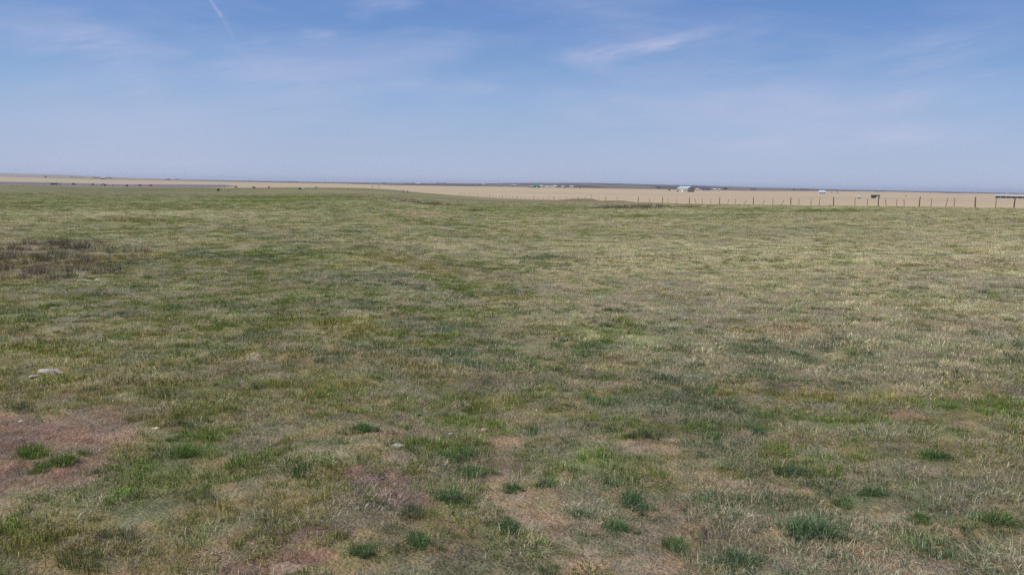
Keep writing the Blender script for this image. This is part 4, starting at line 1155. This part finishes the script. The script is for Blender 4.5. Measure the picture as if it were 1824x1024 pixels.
def belt(px0, px1, py, H_, label, dist=None, name='tree_belt'):
    rng = np.random.default_rng(int(px0))
    pm_ = (px0 + px1) / 2
    if dist is None: x, y = hit(pm_, py)
    else: a = az_of(pm_, py); x, y = math.sin(a) * dist, math.cos(a) * dist
    r = math.hypot(x, y); W_ = (px1 - px0) / FPX * r
    V, F = crown(rng, W_, H_ * .8, H_, 500 + int(70 * W_ / H_), .03)
    a = -math.atan2(x, y)
    o = mesh_np(name, V, F, M_LEAF); o.location = (x, y, hz(x, y) - .2); o.rotation_euler.z = a
    tag(o, label, 'tree row', 'far shelterbelts on the horizon', kind='stuff')
def tree(px, py, H_, label, dist=None):
    rng = np.random.default_rng(int(px * 3))
    if dist is None: x, y = hit(px, py)
    else: a = az_of(px, py); x, y = math.sin(a) * dist, math.cos(a) * dist
    e = empty('tree', (x, y, hz(x, y) - .1)); tag(e, label, 'tree', 'lone trees on the plain')
    bm = bmesh.new()
    bmesh.ops.create_cone(bm, cap_ends=True, segments=9, radius1=H_ * .035, radius2=H_ * .012, depth=H_ * .7, matrix=Matrix.Translation((0, 0, H_ * .35)))
    for k in range(5):
        ang = k * 1.3; M = Matrix.Translation((0, 0, H_ * (.3 + .07 * k))) @ Matrix.Rotation(ang, 4, 'Z') @ Matrix.Rotation(.8, 4, 'Y') @ Matrix.Translation((0, 0, H_ * .17))
        bmesh.ops.create_cone(bm, cap_ends=True, segments=6, radius1=H_ * .014, radius2=H_ * .004, depth=H_ * .34, matrix=M)
    bm_obj('trunk', bm, M_BARK, e)
    V, F = crown(rng, H_ * .7, H_ * .7, H_, 420, .25); mesh_np('crown', V, F, M_LEAF, parent=e)
belt(509, 530, 326, 5, 'short dark row of trees on the skyline left of centre', 2300)
belt(680, 690, 327.5, 5, 'small dark clump of trees on the skyline left of the pale farmhouse', 2500)
belt(724, 741, 328, 6, 'dark row of trees left of the pale farmhouse', 2300)
belt(746, 756, 328, 4, 'dark row of trees right of the pale farmhouse', 2300)
belt(776, 797, 327.5, 9, 'bluish row of trees on the skyline right of the pale farmhouse', 3600)
belt(1405, 1438, 339, 8, 'longest dark row of trees left of the pale blue roofed house', 2700)
belt(1440, 1458, 340, 6, 'low dark row of trees touching the pale blue roofed house', 2600)
belt(1471, 1491, 340, 7, 'row of trees just right of the pale blue roofed house', 2700)
belt(1500, 1527, 340, 6, 'row of trees between the pale blue roofed house and the dark shed', 3000)
belt(1557, 1576, 341, 5, 'short tree row on the skyline above the dark shed', 2500)
belt(1679, 1706, 344, 5, 'dark tree row on the right skyline', 2600)
belt(1750, 1800, 345, 4, 'low tree row on the skyline behind the long shed', 3000)
belt(1338, 1346, 339, 7, 'small tree clump right of the barn cluster', 2200)
belt(1287, 1296, 338.6, 7, 'tree clump at the right end of the barn cluster', 2000)
belt(168, 182, 319, 7, 'dark trees left of the white building on the far left horizon', 2900)
belt(188, 200, 319.6, 7, 'dark trees right of the white building on the far left horizon', 2900)
belt(128, 145, 317, 6, 'faint long tree row on the far left horizon', 3600)
belt(294, 304, 320, 6, 'small tree clump left of the grey blue building on the skyline', 2600)
belt(1168, 1180, 337, 7, 'low tree row left of the large barn', 2000)
tree(82, 316.6, 8, 'lone tree on the far left tan field', 3000)
tree(1192, 341.4, 3.2, 'bushy low tree left of the large barn')
tree(1206, 342, 2.6, 'small bush against the left side of the large barn')
tree(1481, 344.6, 2.6, 'dark bush on the field right of the pale blue roofed house')
tree(1492, 344.8, 2.8, 'brownish bush, further right of the pale blue roofed house')
tree(1033, 336.6, 3, 'small dark bush right of the centre building cluster')
tree(1614, 350.5, 1.6, 'small crooked bush beyond the fence at right')

# ------------------------------------------------------------------ haze
bm = bmesh.new(); box_bm(bm, -16000, 16000, -16000, 16000, -22, 34)
me = bpy.data.meshes.new('haze'); bm.to_mesh(me); bm.free()
m, N = new_mat('haze_air')
pv = N.node('ShaderNodeVolumePrincipled'); pv.inputs['Color'].default_value = (.80, .86, 1.0, 1); pv.inputs['Density'].default_value = 6.0e-5
pv.inputs['Anisotropy'].default_value = .2
oo = N.node('ShaderNodeOutputMaterial'); N.l.new(pv.outputs[0], oo.inputs['Volume'])
me.materials.append(m)
hzo = bpy.data.objects.new('haze', me); link(hzo); tag(hzo, 'pale blue haze over the distant plain', 'haze', kind='stuff')
